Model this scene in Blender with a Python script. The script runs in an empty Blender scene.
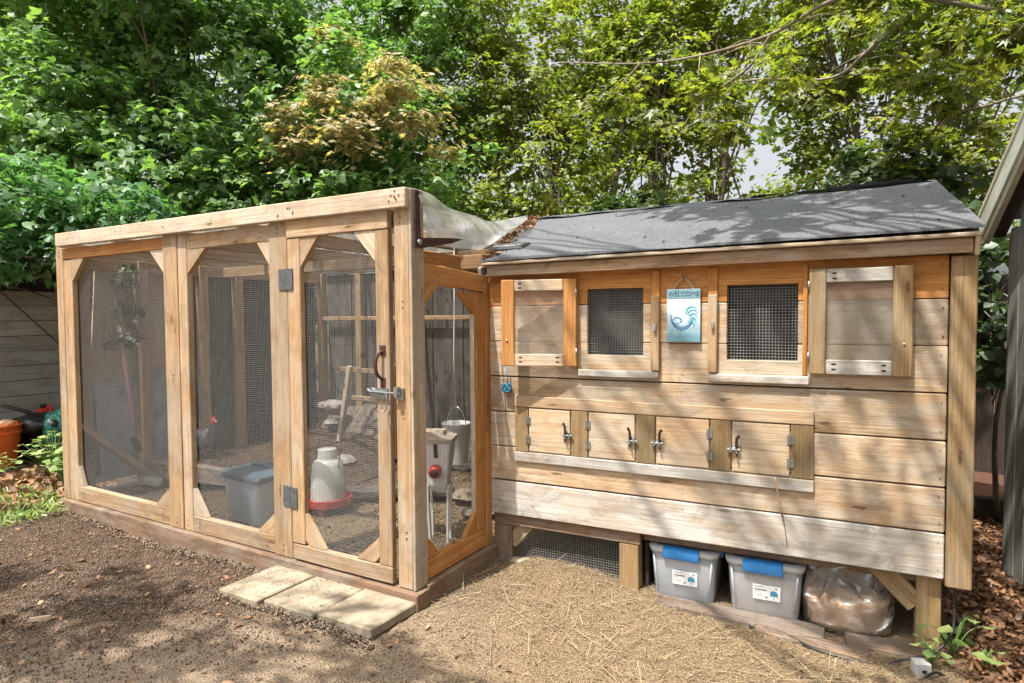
import bpy, bmesh, math, random
import numpy as np
from mathutils import Vector, Matrix, Euler
random.seed(7)
rng = np.random.default_rng(11)
SC = bpy.context.scene
COL = SC.collection
R = math.radians

# ---------------------------------------------------------------- camera
cam_d = bpy.data.cameras.new('camera'); cam = bpy.data.objects.new('camera', cam_d); COL.objects.link(cam)
cam_d.sensor_width = 36.0; cam_d.lens = 626.57 / 1024 * 36.0; cam_d.clip_end = 500; cam_d.clip_start = 0.02
r_ = Vector((0.86602213, 0.49994589, -0.00773177)); u_ = Vector((-0.01195387, 0.03616087, 0.99927449)); f_ = Vector((-0.49986276, 0.86530139, -0.0372924))
m = Matrix.Identity(4)
for i in range(3):
    m[i][0] = r_[i]; m[i][1] = u_[i]; m[i][2] = -f_[i]
m.translation = Vector((1.7842, -2.2009, 1.235))
cam.matrix_world = m
SC.camera = cam

# ---------------------------------------------------------------- world, sun, exposure
TO_SUN = Vector((-0.215, -1.014, 2.20)).normalized()
w = bpy.data.worlds.new('World'); SC.world = w; w.use_nodes = True
wn = w.node_tree.nodes; wl = w.node_tree.links
sky = wn.new('ShaderNodeTexSky'); sky.sky_type = 'NISHITA'; sky.sun_disc = False
sky.sun_elevation = math.asin(TO_SUN.z); sky.sun_rotation = math.atan2(TO_SUN.x, TO_SUN.y)
sky.air_density = 1.0; sky.dust_density = 6.0; sky.ozone_density = 1.0
bg = wn['Background']; bg.inputs[1].default_value = 0.115
hsv = wn.new('ShaderNodeHueSaturation'); hsv.inputs['Saturation'].default_value = .22; hsv.inputs['Value'].default_value = 1.35   # thin white haze over the blue
wl.new(sky.outputs[0], hsv.inputs['Color']); wl.new(hsv.outputs[0], bg.inputs[0])
sd = bpy.data.lights.new('sun', 'SUN'); sd.energy = 5.0; sd.angle = R(0.53); sd.color = (1.0, 0.94, 0.85)
sun = bpy.data.objects.new('sun', sd); COL.objects.link(sun)
sun.rotation_euler = TO_SUN.to_track_quat('Z', 'Y').to_euler()
SC.view_settings.view_transform = 'Standard'; SC.view_settings.look = 'None'
SC.view_settings.exposure = 0.75; SC.view_settings.gamma = 1.0
SC.render.engine = 'CYCLES'
SC.cycles.max_bounces = 8; SC.cycles.transparent_max_bounces = 24; SC.cycles.diffuse_bounces = 4

# ---------------------------------------------------------------- material helpers
class NT:
    def __init__(s, name):
        s.m = bpy.data.materials.new(name); s.m.use_nodes = True
        s.t = s.m.node_tree; s.n = s.t.nodes; s.l = s.t.links
        s.b = s.n['Principled BSDF']; s.out = s.n['Material Output']
        s.tc = s.n.new('ShaderNodeTexCoord')
    def put(s, sock, v):
        if hasattr(v, 'is_output') or isinstance(v, bpy.types.NodeSocket): s.l.new(v, sock)
        elif isinstance(v, (tuple, list)) and len(v) == 3 and sock.type == 'RGBA': sock.default_value = (*v, 1)
        else: sock.default_value = v
    def mapping(s, vec, scale=(1, 1, 1), loc=(0, 0, 0)):
        n = s.n.new('ShaderNodeMapping'); s.put(n.inputs[0], vec); n.inputs['Scale'].default_value = scale; n.inputs['Location'].default_value = loc
        return n.outputs[0]
    def noise(s, vec, scale=5, detail=4, rough=.55, dist=0):
        n = s.n.new('ShaderNodeTexNoise'); s.put(n.inputs['Vector'], vec); n.inputs['Scale'].default_value = scale
        n.inputs['Detail'].default_value = detail; n.inputs['Roughness'].default_value = rough; n.inputs['Distortion'].default_value = dist
        return n.outputs[0]
    def vor(s, vec, scale=5, feat='F1'):
        n = s.n.new('ShaderNodeTexVoronoi'); s.put(n.inputs['Vector'], vec); n.inputs['Scale'].default_value = scale; n.feature = feat
        return n
    def wave(s, vec, scale=1, dist=2, detail=2):
        n = s.n.new('ShaderNodeTexWave'); s.put(n.inputs['Vector'], vec); n.inputs['Scale'].default_value = scale; n.bands_direction = 'Y'
        n.inputs['Distortion'].default_value = dist; n.inputs['Detail'].default_value = detail; n.inputs['Detail Scale'].default_value = .6
        return n.outputs[1]
    def rng(s, v, a, b, c=0, d=1):
        n = s.n.new('ShaderNodeMapRange'); s.put(n.inputs[0], v)
        for i, q in enumerate((a, b, c, d)): n.inputs[i + 1].default_value = q
        return n.outputs[0]
    def math(s, op, a, b=0.0):
        n = s.n.new('ShaderNodeMath'); n.operation = op; s.put(n.inputs[0], a); s.put(n.inputs[1], b); return n.outputs[0]
    def vadd(s, a, b):
        n = s.n.new('ShaderNodeVectorMath'); n.operation = 'ADD'; s.put(n.inputs[0], a); s.put(n.inputs[1], b); return n.outputs[0]
    def mix(s, f, a, b, mode='MIX'):
        n = s.n.new('ShaderNodeMix'); n.data_type = 'RGBA'; n.blend_type = mode
        s.put(n.inputs[0], f); s.put(n.inputs[6], a); s.put(n.inputs[7], b); return n.outputs[2]
    def bump(s, h, strength=.3, dist=.01):
        n = s.n.new('ShaderNodeBump'); n.inputs['Strength'].default_value = strength; n.inputs['Distance'].default_value = dist
        s.put(n.inputs['Height'], h); s.l.new(n.outputs[0], s.b.inputs['Normal']); return n.outputs[0]
    def objrand(s):
        n = s.n.new('ShaderNodeObjectInfo'); return n.outputs['Random']
    def base(s, c): s.put(s.b.inputs['Base Color'], c)
    def set(s, **k):
        for a, v in k.items(): s.put(s.b.inputs[a.replace('_', ' ')], v)
        return s.m

def flat(name, col, rough=.6, metal=0, var=.12, nscale=30, bump=0, **k):
    t = NT(name); n = t.noise(t.tc.outputs['Object'], nscale, 5, .6)
    dark = tuple(c * (1 - var * 2) for c in col); lite = tuple(min(1, c * (1 + var)) for c in col)
    t.base(t.mix(t.rng(n, .3, .7), dark, lite)); t.set(Roughness=rough, Metallic=metal, **k)
    if bump: t.bump(n, bump, .004)
    return t.m

def wood(name, a, b, grey=(.34, .31, .275), weather=.5, knots=.8, spread=.22, stain=0.0, rough=.85):
    t = NT(name)
    rnd = t.objrand()
    sc = t.n.new('ShaderNodeVectorMath'); sc.operation = 'SCALE'; sc.inputs[0].default_value = (31.7, 17.3, 47.1); t.put(sc.inputs['Scale'], rnd)
    v = t.vadd(t.tc.outputs['Object'], sc.outputs[0])
    fine = t.noise(t.mapping(v, (2.4, 34, 34)), 2.2, 9, .74, .4)
    wob = t.noise(t.mapping(v, (1.4, 5, 5)), 2.0, 2, .5)
    band = t.noise(t.mapping(v, (0.8, 15, 15)), 1.3, 5, .6, 1.5)
    ring = t.wave(t.mapping(v, (.35, 15, 15)), 1.6, 6.5, 2)
    vk = t.vor(t.mapping(v, (2.3, 9.5, 9.5)), 1.0); vk.voronoi_dimensions = '2D'
    sp_ = t.n.new('ShaderNodeSeparateColor'); t.put(sp_.inputs[0], vk.outputs['Color'])
    pick = t.math('GREATER_THAN', sp_.outputs[0], .72)
    kd = t.math('ADD', vk.outputs['Distance'], t.math('MULTIPLY', t.math('SUBTRACT', t.noise(v, 38, 4, .7), .5), .22))
    knot = t.math('MULTIPLY', t.rng(kd, .035, .085, 1, 0), pick)
    halo = t.math('MULTIPLY', t.rng(kd, .06, .40, 1, 0), pick)
    grp = t.n.new('ShaderNodeMath'); grp.operation = 'SINE'; t.put(grp.inputs[0], t.math('ADD', t.math('MULTIPLY', band, 55), t.math('MULTIPLY', halo, 9)))
    g = t.math('ADD', t.math('MULTIPLY', fine, .62), t.math('MULTIPLY', ring, .07))
    g = t.math('ADD', g, t.math('MULTIPLY', grp.outputs[0], .045))
    g = t.math('ADD', g, t.math('MULTIPLY', band, .50))
    c = t.mix(t.rng(g, .42, .68), a, b)
    wn_ = t.noise(t.mapping(v, (1.5, 3.4, 3.4)), 1.6, 7, .68, .4)
    wf = t.math('MULTIPLY', t.rng(wn_, .60 - weather * .26, .70 - weather * .26), .3 + .6 * weather)
    c = t.mix(wf, c, grey)
    streak = t.noise(t.mapping(v, (.9, 34, 34)), 1.7, 7, .72)
    c = t.mix(t.math('MULTIPLY', t.rng(streak, .50, .64), .44), c, tuple(x * .40 for x in b))
    mott = t.noise(t.mapping(t.vadd(v, (9.0, 4.0, 2.0)), (1, 1.8, 1.8)), 4.2, 8, .74, .8)
    c = t.mix(t.math('MULTIPLY', t.rng(mott, .47, .62), .42 + stain), c, tuple(x * .46 for x in b))
    warm = t.noise(t.mapping(t.vadd(v, (3.0, 14.0, 5.0)), (1, 3, 3)), 2.6, 5, .65)
    c = t.mix(t.math('MULTIPLY', t.rng(warm, .47, .64), .34), c, (b[0] * 1.02, b[1] * .78, b[2] * .55))
    spk = t.noise(v, 190, 3, .7)
    c = t.mix(t.math('MULTIPLY', t.rng(spk, .60, .75), .35), c, tuple(x * .35 for x in b))
    c = t.mix(t.math('MULTIPLY', halo, .42 * knots), c, (b[0] * .70, b[1] * .56, b[2] * .45))
    c = t.mix(t.math('MULTIPLY', knot, .85 * knots), c, (b[0] * .22, b[1] * .17, b[2] * .15))
    br = t.rng(rnd, 0, 1, 1 - spread, 1 + spread * .5)
    cm = t.n.new('ShaderNodeVectorMath'); cm.operation = 'SCALE'; t.put(cm.inputs[0], c); t.put(cm.inputs['Scale'], br)
    t.base(cm.outputs[0]); t.set(Roughness=rough, Specular_IOR_Level=.25)
    t.bump(t.math('ADD', t.math('MULTIPLY', fine, .8), t.math('ADD', t.math('MULTIPLY', knot, -.5), t.math('MULTIPLY', streak, .7))), .55, .006)
    return t.m

M = {}
M['pine'] = wood('pine', (.51, .37, .225), (.35, .225, .12), weather=.5, grey=(.37, .315, .25))
M['pale'] = wood('pale_pine', (.64, .54, .42), (.47, .36, .25), weather=.6, grey=(.45, .415, .36))
M['orange'] = wood('cedar_bounce_orange', (.60, .31, .11), (.40, .185, .06), weather=.12, spread=.15)  # cedar of the shutter stiles; on the side frame, warm bounce light as colour
M['coop'] = wood('coop_board', (.60, .48, .345), (.43, .305, .185), weather=.6, grey=(.42, .375, .31), stain=.16)
M['coopgrey'] = wood('coop_board_grey', (.55, .49, .41), (.38, .315, .24), weather=.9, grey=(.50, .485, .455), stain=.16)
M['top'] = wood('eave_board', (.68, .35, .115), (.48, .21, .06), weather=.05, stain=.0)
M['tan'] = wood('nest_stile', (.33, .24, .125), (.22, .15, .075), weather=.35, grey=(.25, .22, .16), knots=.3)
M['door'] = wood('nest_door', (.64, .51, .36), (.48, .345, .21), weather=.5, grey=(.45, .40, .33), knots=.5)
M['dark'] = wood('skid', (.33, .235, .165), (.20, .13, .085), weather=.5, grey=(.27, .23, .19), stain=.2)
M['treat'] = wood('treated_post', (.48, .365, .215), (.32, .21, .10), weather=.35, knots=.8, grey=(.33, .28, .20))
M['fascia'] = wood('fascia', (.52, .37, .235), (.32, .20, .115), weather=.6, grey=(.37, .32, .26), stain=.3)
M['siding'] = wood('grey_siding', (.56, .55, .53), (.42, .41, .39), weather=.8, grey=(.50, .50, .50), knots=.1)
M['shed'] = wood('shed_board', (.30, .31, .275), (.19, .20, .175), weather=.7, grey=(.27, .28, .26), knots=.2)
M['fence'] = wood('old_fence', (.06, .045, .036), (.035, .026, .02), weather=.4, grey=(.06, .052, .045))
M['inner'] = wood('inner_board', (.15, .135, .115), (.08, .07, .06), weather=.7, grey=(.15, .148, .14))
M['plytan'] = wood('plywood', (.64, .52, .37), (.54, .42, .28), weather=.4, knots=.2, grey=(.56, .48, .38))
M['log'] = wood('old_log', (.27, .20, .15), (.17, .12, .09), weather=.7, grey=(.25, .22, .19), stain=.3)
M['wire'] = flat('galvanised_wire', (.20, .20, .195), .6, .1, .1)
M['wire2'] = flat('window_wire', (.21, .21, .20), .6, .1, .1)
M['zinc'] = flat('zinc_hardware', (.36, .38, .38), .35, .85, .2, 80)
M['slate'] = flat('slate_hinge', (.10, .105, .11), .6, .2, .2, 40)
M['iron'] = flat('dark_iron', (.06, .045, .04), .45, .5, .3, 60)
M['rust'] = flat('rusted_steel', (.085, .04, .03), .7, .4, .4, 60, .3)
M['galv'] = flat('galvanised_sheet', (.64, .65, .65), .45, .25, .15, 25)
M['galvpanel'] = flat('grey_sheet', (.46, .49, .52), .7, 0, .2, 6)
M['whitemetal'] = flat('white_enamel', (.78, .79, .77), .45, 0, .08, 12)
M['black'] = flat('black_plastic', (.02, .02, .022), .4)
M['chrome'] = flat('bright_metal', (.6, .6, .6), .25, .9, .1)
M['blue'] = flat('blue_latch', (.035, .24, .62), .35, 0, .08)
M['bluecord'] = flat('blue_cord', (.04, .19, .32), .8, 0, .35, 120, .4)
M['red'] = flat('red_plastic', (.62, .05, .04), .4, 0, .12)
M['pink'] = flat('pink_handle', (.62, .36, .40), .5, 0, .1)
M['orangep'] = flat('orange_plastic', (.85, .17, .03), .4, 0, .15, 8)
M['greenbag'] = flat('green_bag', (.06, .25, .20), .4, 0, .4, 20)
M['white'] = flat('white_label', (.78, .78, .78), .5, 0, .03)
M['print'] = flat('label_print', (.22, .24, .27), .6)
M['printblue'] = flat('label_blue', (.05, .30, .45), .6)
M['bindark'] = flat('bin_lid', (.10, .15, .19), .35, 0, .15, 12)
M['conc'] = flat('paver_concrete', (.50, .44, .34), .9, 0, .22, 9, .25)
M['stone'] = flat('field_stone', (.34, .31, .28), .85, 0, .3, 14, .5)
M['rope'] = flat('rope', (.42, .28, .17), .9, 0, .3, 90)
M['void'] = flat('dark_interior', (.02, .018, .016), .95)

def paver_mat():
    t = NT('weathered_paver'); v = t.tc.outputs['Object']
    a = t.noise(v, 7, 7, .7); b = t.noise(v, 90, 4, .7); 
    c = t.mix(t.rng(a, .38, .60), (.15, .12, .08), (.33, .28, .205))
    c = t.mix(t.math('MULTIPLY', t.rng(b, .5, .7), .5), c, (.13, .10, .075))
    rn = t.objrand(); cm = t.n.new('ShaderNodeVectorMath'); cm.operation = 'SCALE'; t.put(cm.inputs[0], c); t.put(cm.inputs['Scale'], t.rng(rn, 0, 1, .88, 1.1))
    t.base(cm.outputs[0]); t.set(Roughness=.9); t.bump(t.math('ADD', a, t.math('MULTIPLY', b, .6)), .35, .006); return t.m
M['paver'] = paver_mat()

def roof_mat():
    t = NT('asphalt_roll_roofing'); v = t.tc.outputs['Object']
    a = t.noise(v, 130, 4, .85); b = t.noise(v, 3.5, 6, .7); s = t.noise(t.mapping(v, (1, 9, 1)), 1.6, 4, .6)
    c = t.mix(t.rng(a, .38, .62), (.045, .049, .055), (.175, .183, .195))
    c = t.mix(t.math('MULTIPLY', t.rng(b, .45, .75), .4), c, (.19, .19, .19))
    c = t.mix(t.math('MULTIPLY', t.rng(s, .6, .75), .3), c, (.13, .105, .08))
    t.base(c); t.set(Roughness=.93, Specular_IOR_Level=.2); t.bump(t.math('ADD', a, t.math('MULTIPLY', b, 2)), .35, .004); return t.m
M['roofing'] = roof_mat()

def clearish(name, tint=(1, 1, 1), haze=(.8, .8, .8), hz=.25, gloss=.12, rough=.15, crink=0, sc=9, alphavar=.5, front=.5):
    t = NT(name); t.n.remove(t.b)
    tr = t.n.new('ShaderNodeBsdfTransparent'); tr.inputs[0].default_value = (*tint, 1)
    df = t.n.new('ShaderNodeBsdfDiffuse'); df.inputs[0].default_value = (*haze, 1)
    tl = t.n.new('ShaderNodeBsdfTranslucent'); tl.inputs[0].default_value = (*haze, 1)
    gl = t.n.new('ShaderNodeBsdfGlossy'); gl.inputs['Roughness'].default_value = rough
    dm = t.n.new('ShaderNodeMixShader'); dm.inputs[0].default_value = 1 - front; t.l.new(df.outputs[0], dm.inputs[1]); t.l.new(tl.outputs[0], dm.inputs[2])
    m1 = t.n.new('ShaderNodeMixShader'); n = t.noise(t.tc.outputs['Object'], sc, 5, .6, .6)
    t.put(m1.inputs[0], t.rng(n, .3, .7, hz * (1 - alphavar), hz * (1 + alphavar)))
    t.l.new(tr.outputs[0], m1.inputs[1]); t.l.new(dm.outputs[0], m1.inputs[2])
    m2 = t.n.new('ShaderNodeMixShader'); fr = t.n.new('ShaderNodeFresnel'); fr.inputs[0].default_value = 1.45
    t.put(m2.inputs[0], t.math('MULTIPLY', fr.outputs[0], gloss * 8)); t.l.new(m1.outputs[0], m2.inputs[1]); t.l.new(gl.outputs[0], m2.inputs[2])
    if crink:
        bp = t.n.new('ShaderNodeBump'); bp.inputs['Strength'].default_value = crink; bp.inputs['Distance'].default_value = .02
        t.put(bp.inputs['Height'], t.noise(t.tc.outputs['Object'], 14, 4, .6, 1.2))
        for q in (gl, df, fr): t.l.new(bp.outputs[0], q.inputs['Normal'])
    t.l.new(m2.outputs[0], t.out.inputs[0]); return t.m
M['film'] = clearish('greenhouse_film', (.97, .97, .97), (.84, .83, .81), .48, .06, .3, .45, 5, .5)
M['roofilm'] = clearish('roof_film', (.97, .97, .97), (.84, .82, .78), .34, .05, .25, .12, 4, .5)
M['plexi'] = clearish('shutter_plexi', (.97, .97, .96), (.62, .58, .52), .20, .05, .3, 0, 14, .4)
M['bag'] = clearish('clear_bag', (.98, .98, .98), (.9, .9, .9), .16, .42, .08, .25, 8, .7)
M['binclear'] = clearish('clear_bin', (.97, .98, 1), (.80, .86, .92), .50, .10, .2, 0, 10, .08, .7)
M['jar'] = clearish('jar_plastic', (1, 1, 1), (.90, .92, .88), .72, .10, .25, 0, 10, .1, .7)
M['trash'] = clearish('trash_bin_plastic', (.97, .98, 1), (.74, .88, .99), .95, .08, .3, 0, 6, .05, .8)

def seed_mat(name, a, b, sc=160):
    t = NT(name); v = t.tc.outputs['Object']; vo = t.vor(v, sc)
    n = t.noise(v, 12, 4)
    c = t.mix(vo.outputs['Color'], a, b); c = t.mix(t.rng(n, .4, .7, 0, .4), c, tuple(x * .6 for x in a))
    t.base(c); t.set(Roughness=.9); t.bump(vo.outputs['Distance'], .6, .004); return t.m
M['shavings'] = seed_mat('wood_shavings', (.60, .36, .18), (.75, .52, .32), 90)
M['seedgrey'] = seed_mat('grey_grit', (.50, .53, .57), (.70, .72, .74), 150)
M['seedtan'] = seed_mat('mixed_seed', (.56, .42, .31), (.82, .68, .56), 150)

def leaf_mat(name, a, b, trans=.42, tb=1.6, gloss=.06):
    t = NT(name); t.n.remove(t.b)
    at = t.n.new('ShaderNodeAttribute'); at.attribute_name = 'tone'
    c = t.mix(at.outputs['Fac'], a, b)
    df = t.n.new('ShaderNodeBsdfDiffuse'); t.l.new(c, df.inputs[0])
    tl = t.n.new('ShaderNodeBsdfTranslucent')
    c2 = t.mix(at.outputs['Fac'], tuple(min(1, x * y) for x, y in zip(a, (tb * 1.15, tb * 1.25, tb * .5))), tuple(min(1, x * y) for x, y in zip(b, (tb * 1.15, tb * 1.2, tb * .5))))
    t.l.new(c2, tl.inputs[0])
    gl = t.n.new('ShaderNodeBsdfGlossy'); gl.inputs['Roughness'].default_value = .5
    m1 = t.n.new('ShaderNodeMixShader'); m1.inputs[0].default_value = trans; t.l.new(df.outputs[0], m1.inputs[1]); t.l.new(tl.outputs[0], m1.inputs[2])
    m2 = t.n.new('ShaderNodeMixShader'); m2.inputs[0].default_value = gloss; t.l.new(m1.outputs[0], m2.inputs[1]); t.l.new(gl.outputs[0], m2.inputs[2])
    t.l.new(m2.outputs[0], t.out.inputs[0]); return t.m
M['leaf_green'] = leaf_mat('leaf_green', (.07, .15, .05), (.21, .34, .115), .48, gloss=.05)
M['leaf_bush'] = leaf_mat('leaf_bush', (.05, .14, .05), (.15, .30, .12), gloss=.06)
M['leaf_olive'] = leaf_mat('leaf_olive', (.06, .105, .022), (.27, .29, .05), .58)
M['leaf_gold'] = leaf_mat('leaf_gold', (.28, .26, .12), (.60, .46, .32), .40)
M['leaf_far'] = leaf_mat('leaf_far', (.07, .13, .035), (.20, .28, .08), .5)
M['leaf_dark'] = leaf_mat('leaf_dark', (.03, .06, .022), (.07, .115, .04), .3)
M['leaf_weed'] = leaf_mat('leaf_weed', (.12, .22, .05), (.34, .38, .15), .35)
M['leaf_dry'] = leaf_mat('leaf_dry', (.09, .045, .025), (.36, .205, .11), .12, 1.0, .03)
M['straw'] = leaf_mat('straw_bits', (.19, .135, .08), (.50, .395, .25), .15, 1.0, .05)
M['crumb'] = leaf_mat('soil_crumbs', (.05, .036, .026), (.28, .21, .155), .02, 1.0, .01)
M['bark'] = wood('bark', (.20, .165, .13), (.11, .085, .065), weather=.5, knots=.3, grey=(.22, .20, .17))
M['bark2'] = wood('bark_light', (.34, .29, .22), (.22, .17, .12), weather=.6, knots=.3, grey=(.36, .33, .28))

# ---------------------------------------------------------------- object helpers
def link(name, me, mat, parent=None, mw=None):
    o = bpy.data.objects.new(name, me); COL.objects.link(o)
    if mat is not None and me is not None and not len(me.materials): me.materials.append(M[mat] if isinstance(mat, str) else mat)
    if parent: o.parent = parent
    if mw is not None: o.matrix_basis = mw
    return o
def tag(o, label=None, cat=None, group=None, kind=None):
    if label: o['label'] = label
    if cat: o['category'] = cat
    if group: o['group'] = group
    if kind: o['kind'] = kind
    return o
def thing(name, label, cat, loc=(0, 0, 0), rz=0, group=None):
    o = bpy.data.objects.new(name, None); COL.objects.link(o); o.location = loc; o.rotation_euler = (0, 0, rz); o.empty_display_size = .1
    return tag(o, label, cat, group)
def smooth(me):
    me.polygons.foreach_set('use_smooth', [True] * len(me.polygons)); me.update()
def mesh(vs, fs, sm=False):
    me = bpy.data.meshes.new('m'); me.from_pydata([tuple(v) for v in vs], [], fs); me.validate(); me.update()
    if sm: smooth(me)
    return me
def frame(A, B, wdir):
    A = Vector(A); B = Vector(B); x = (B - A).normalized(); wv = Vector(wdir); y = (wv - x * wv.dot(x)).normalized(); z = x.cross(y)
    mm = Matrix.Identity(4)
    for i in range(3): mm[i][0] = x[i]; mm[i][1] = y[i]; mm[i][2] = z[i]
    mm.translation = (A + B) / 2
    return mm, (B - A).length
def plank_mesh(L, W, T, c=None, wob=.0012):
    c = c or min(.004, T * .22, W * .22); vs = []; fs = []
    n = max(2, min(5, int(L / .35) + 2)); xs = [-L / 2, -L / 2 + c] + [(-L / 2 + c) + (L - 2 * c) * k / (n - 1) for k in range(1, n - 1)] + [L / 2 - c, L / 2]
    for i, x in enumerate(xs):
        e = c if i in (0, len(xs) - 1) else 0
        w2, t2 = W / 2 - e, T / 2 - e; jw = random.uniform(-wob, wob) if 0 < i < len(xs) - 1 else 0; jt = random.uniform(-wob, wob) * .6 if 0 < i < len(xs) - 1 else 0
        for (y, z) in ((-w2, -t2 + c), (-w2 + c, -t2), (w2 - c, -t2), (w2, -t2 + c), (w2, t2 - c), (w2 - c, t2), (-w2 + c, t2), (-w2, t2 - c)): vs.append((x, y + jw, z + jt))
    k = len(xs)
    for i in range(k - 1):
        for j in range(8): a = i * 8 + j; b = i * 8 + (j + 1) % 8; fs.append((a, a + 8, b + 8, b))
    fs.append(tuple(range(8))); fs.append(tuple(range((k - 1) * 8 + 7, (k - 1) * 8 - 1, -1)))
    return mesh(vs, fs)
def bar(name, mat, parent, A, B, W, T, wdir=(0, 0, 1)):
    mm, L = frame(A, B, wdir); return link(name, plank_mesh(L, W, T), mat, parent, mm)
def box(name, mat, parent, x0, x1, y0, y1, z0, z1):
    d = (x1 - x0, y1 - y0, z1 - z0); c = Vector(((x0 + x1) / 2, (y0 + y1) / 2, (z0 + z1) / 2)); i = max(range(3), key=lambda k: d[k])
    ax = Vector([1.0 if k == i else 0 for k in range(3)]); o = [k for k in range(3) if k != i]; j = max(o, key=lambda k: d[k]); l = min(o, key=lambda k: d[k])
    if j == l: l = [k for k in o if k != j][0]
    wd = [1.0 if k == j else 0 for k in range(3)]
    return bar(name, mat, parent, c - ax * d[i] / 2, c + ax * d[i] / 2, d[j], d[l], wd)
def prism(name, mat, parent, pts, y0, y1, grain=(1, 0), plane='xz', at=0, bev=.0015):
    """polygon (u,v) in the xz plane (or yz when plane='yz') given depth; grain = local X"""
    cu = sum(p[0] for p in pts) / len(pts); cv = sum(p[1] for p in pts) / len(pts)
    g = Vector((grain[0], grain[1])).normalized(); h = Vector((-g.y, g.x)); n = len(pts); d = (y1 - y0) / 2
    P2 = [((p[0] - cu) * g.x + (p[1] - cv) * g.y, (p[0] - cu) * h.x + (p[1] - cv) * h.y) for p in pts]
    vs = [(a, b, -d) for a, b in P2] + [(a, b, d) for a, b in P2]
    fs = [tuple(range(n)), tuple(range(2 * n - 1, n - 1, -1))] + [(i, (i + 1) % n, n + (i + 1) % n, n + i) for i in range(n)]
    me = mesh(vs, fs); bm = bmesh.new(); bm.from_mesh(me); bmesh.ops.recalc_face_normals(bm, faces=bm.faces)
    if bev: bmesh.ops.bevel(bm, geom=bm.edges[:], offset=bev, segments=1, affect='EDGES')
    bm.to_mesh(me); bm.free()
    yc = (y0 + y1) / 2
    if plane == 'xz': X = Vector((g.x, 0, g.y)); Y = Vector((h.x, 0, h.y)); loc = Vector((cu, yc, cv))
    elif plane == 'yz': X = Vector((0, g.x, g.y)); Y = Vector((0, h.x, h.y)); loc = Vector((yc, cu, cv))
    else: X = Vector((g.x, g.y, 0)); Y = Vector((h.x, h.y, 0)); loc = Vector((cu, cv, yc))
    Z = X.cross(Y); mm = Matrix.Identity(4)
    for i in range(3): mm[i][0] = X[i]; mm[i][1] = Y[i]; mm[i][2] = Z[i]
    mm.translation = loc
    return link(name, me, mat, parent, mm)
def loft_mesh(rings, cap0=True, cap1=True, sm=True):
    n = len(rings[0]); vs = [p for r in rings for p in r]; fs = []
    for i in range(len(rings) - 1):
        for j in range(n): a = i * n + j; b = i * n + (j + 1) % n; fs.append((a, b, b + n, a + n))
    if cap0: fs.append(tuple(range(n - 1, -1, -1)))
    if cap1: fs.append(tuple(range((len(rings) - 1) * n, len(rings) * n)))
    return mesh(vs, fs, sm)
def circ(cx, cy, z, r, n=24, ry=None, ph=0): return [(cx + r * math.cos(2 * math.pi * k / n + ph), cy + (ry or r) * math.sin(2 * math.pi * k / n + ph), z) for k in range(n)]
def rrect(cx, cy, z, w, d, r, n=4):
    out = []
    for sx, sy, a0 in ((1, 1, 0), (-1, 1, 90), (-1, -1, 180), (1, -1, 270)):
        for k in range(n + 1):
            a = R(a0 + 90 * k / n); out.append((cx + sx * (w / 2 - r) + r * math.cos(a), cy + sy * (d / 2 - r) + r * math.sin(a), z))
    return out
def loft(name, mat, parent, rings, cap0=True, cap1=True, sm=True, loc=None, auto=True):
    me = loft_mesh(rings, cap0, cap1, sm)
    o = link(name, me, mat, parent)
    if loc: o.location = loc
    if sm and auto:
        me.set_sharp_from_angle(angle=R(40))
    return o
def tube_data(pts, rad, n=6, closed=False):
    pts = [Vector(p) for p in pts]; k = len(pts); rad = rad if isinstance(rad, (list, tuple)) else [rad] * k
    vs = []; fs = []; prev = None
    for i, p in enumerate(pts):
        d = (pts[min(i + 1, k - 1)] - pts[max(i - 1, 0)]).normalized()
        if prev is None: a = d.orthogonal().normalized()
        else: a = (prev - d * prev.dot(d)).normalized()
        prev = a; b = d.cross(a)
        for j in range(n): t = 2 * math.pi * j / n; vs.append(p + (a * math.cos(t) + b * math.sin(t)) * rad[i])
    for i in range(k - 1):
        for j in range(n): q = i * n + j; s = i * n + (j + 1) % n; fs.append((q, s, s + n, q + n))
    fs.append(tuple(range(n - 1, -1, -1))); fs.append(tuple(range((k - 1) * n, k * n)))
    return vs, fs
def tube(name, mat, parent, pts, rad, n=6):
    vs, fs = tube_data(pts, rad, n); return link(name, mesh(vs, fs, True), mat, parent)
def catmull(pts, sub=6):
    P = [Vector(p) for p in pts]; out = []
    for i in range(len(P) - 1):
        p0 = P[max(i - 1, 0)]; p1 = P[i]; p2 = P[i + 1]; p3 = P[min(i + 2, len(P) - 1)]
        for k in range(sub):
            t = k / sub; out.append(.5 * ((2 * p1) + (p2 - p0) * t + (2 * p0 - 5 * p1 + 4 * p2 - p3) * t * t + (3 * p1 - p0 - 3 * p2 + p3) * t ** 3))
    out.append(P[-1]); return out
def join(name, mat, parent, parts, sm=False):
    vs = []; fs = []
    for v, f in parts:
        b = len(vs); vs += list(v); fs += [tuple(i + b for i in q) for q in f]
    return link(name, mesh(vs, fs, sm), mat, parent)
def boxd(x0, x1, y0, y1, z0, z1):
    v = [(x, y, z) for x in (x0, x1) for y in (y0, y1) for z in (z0, z1)]
    return v, [(0, 1, 3, 2), (4, 6, 7, 5), (0, 4, 5, 1), (2, 3, 7, 6), (0, 2, 6, 4), (1, 5, 7, 3)]

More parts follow.
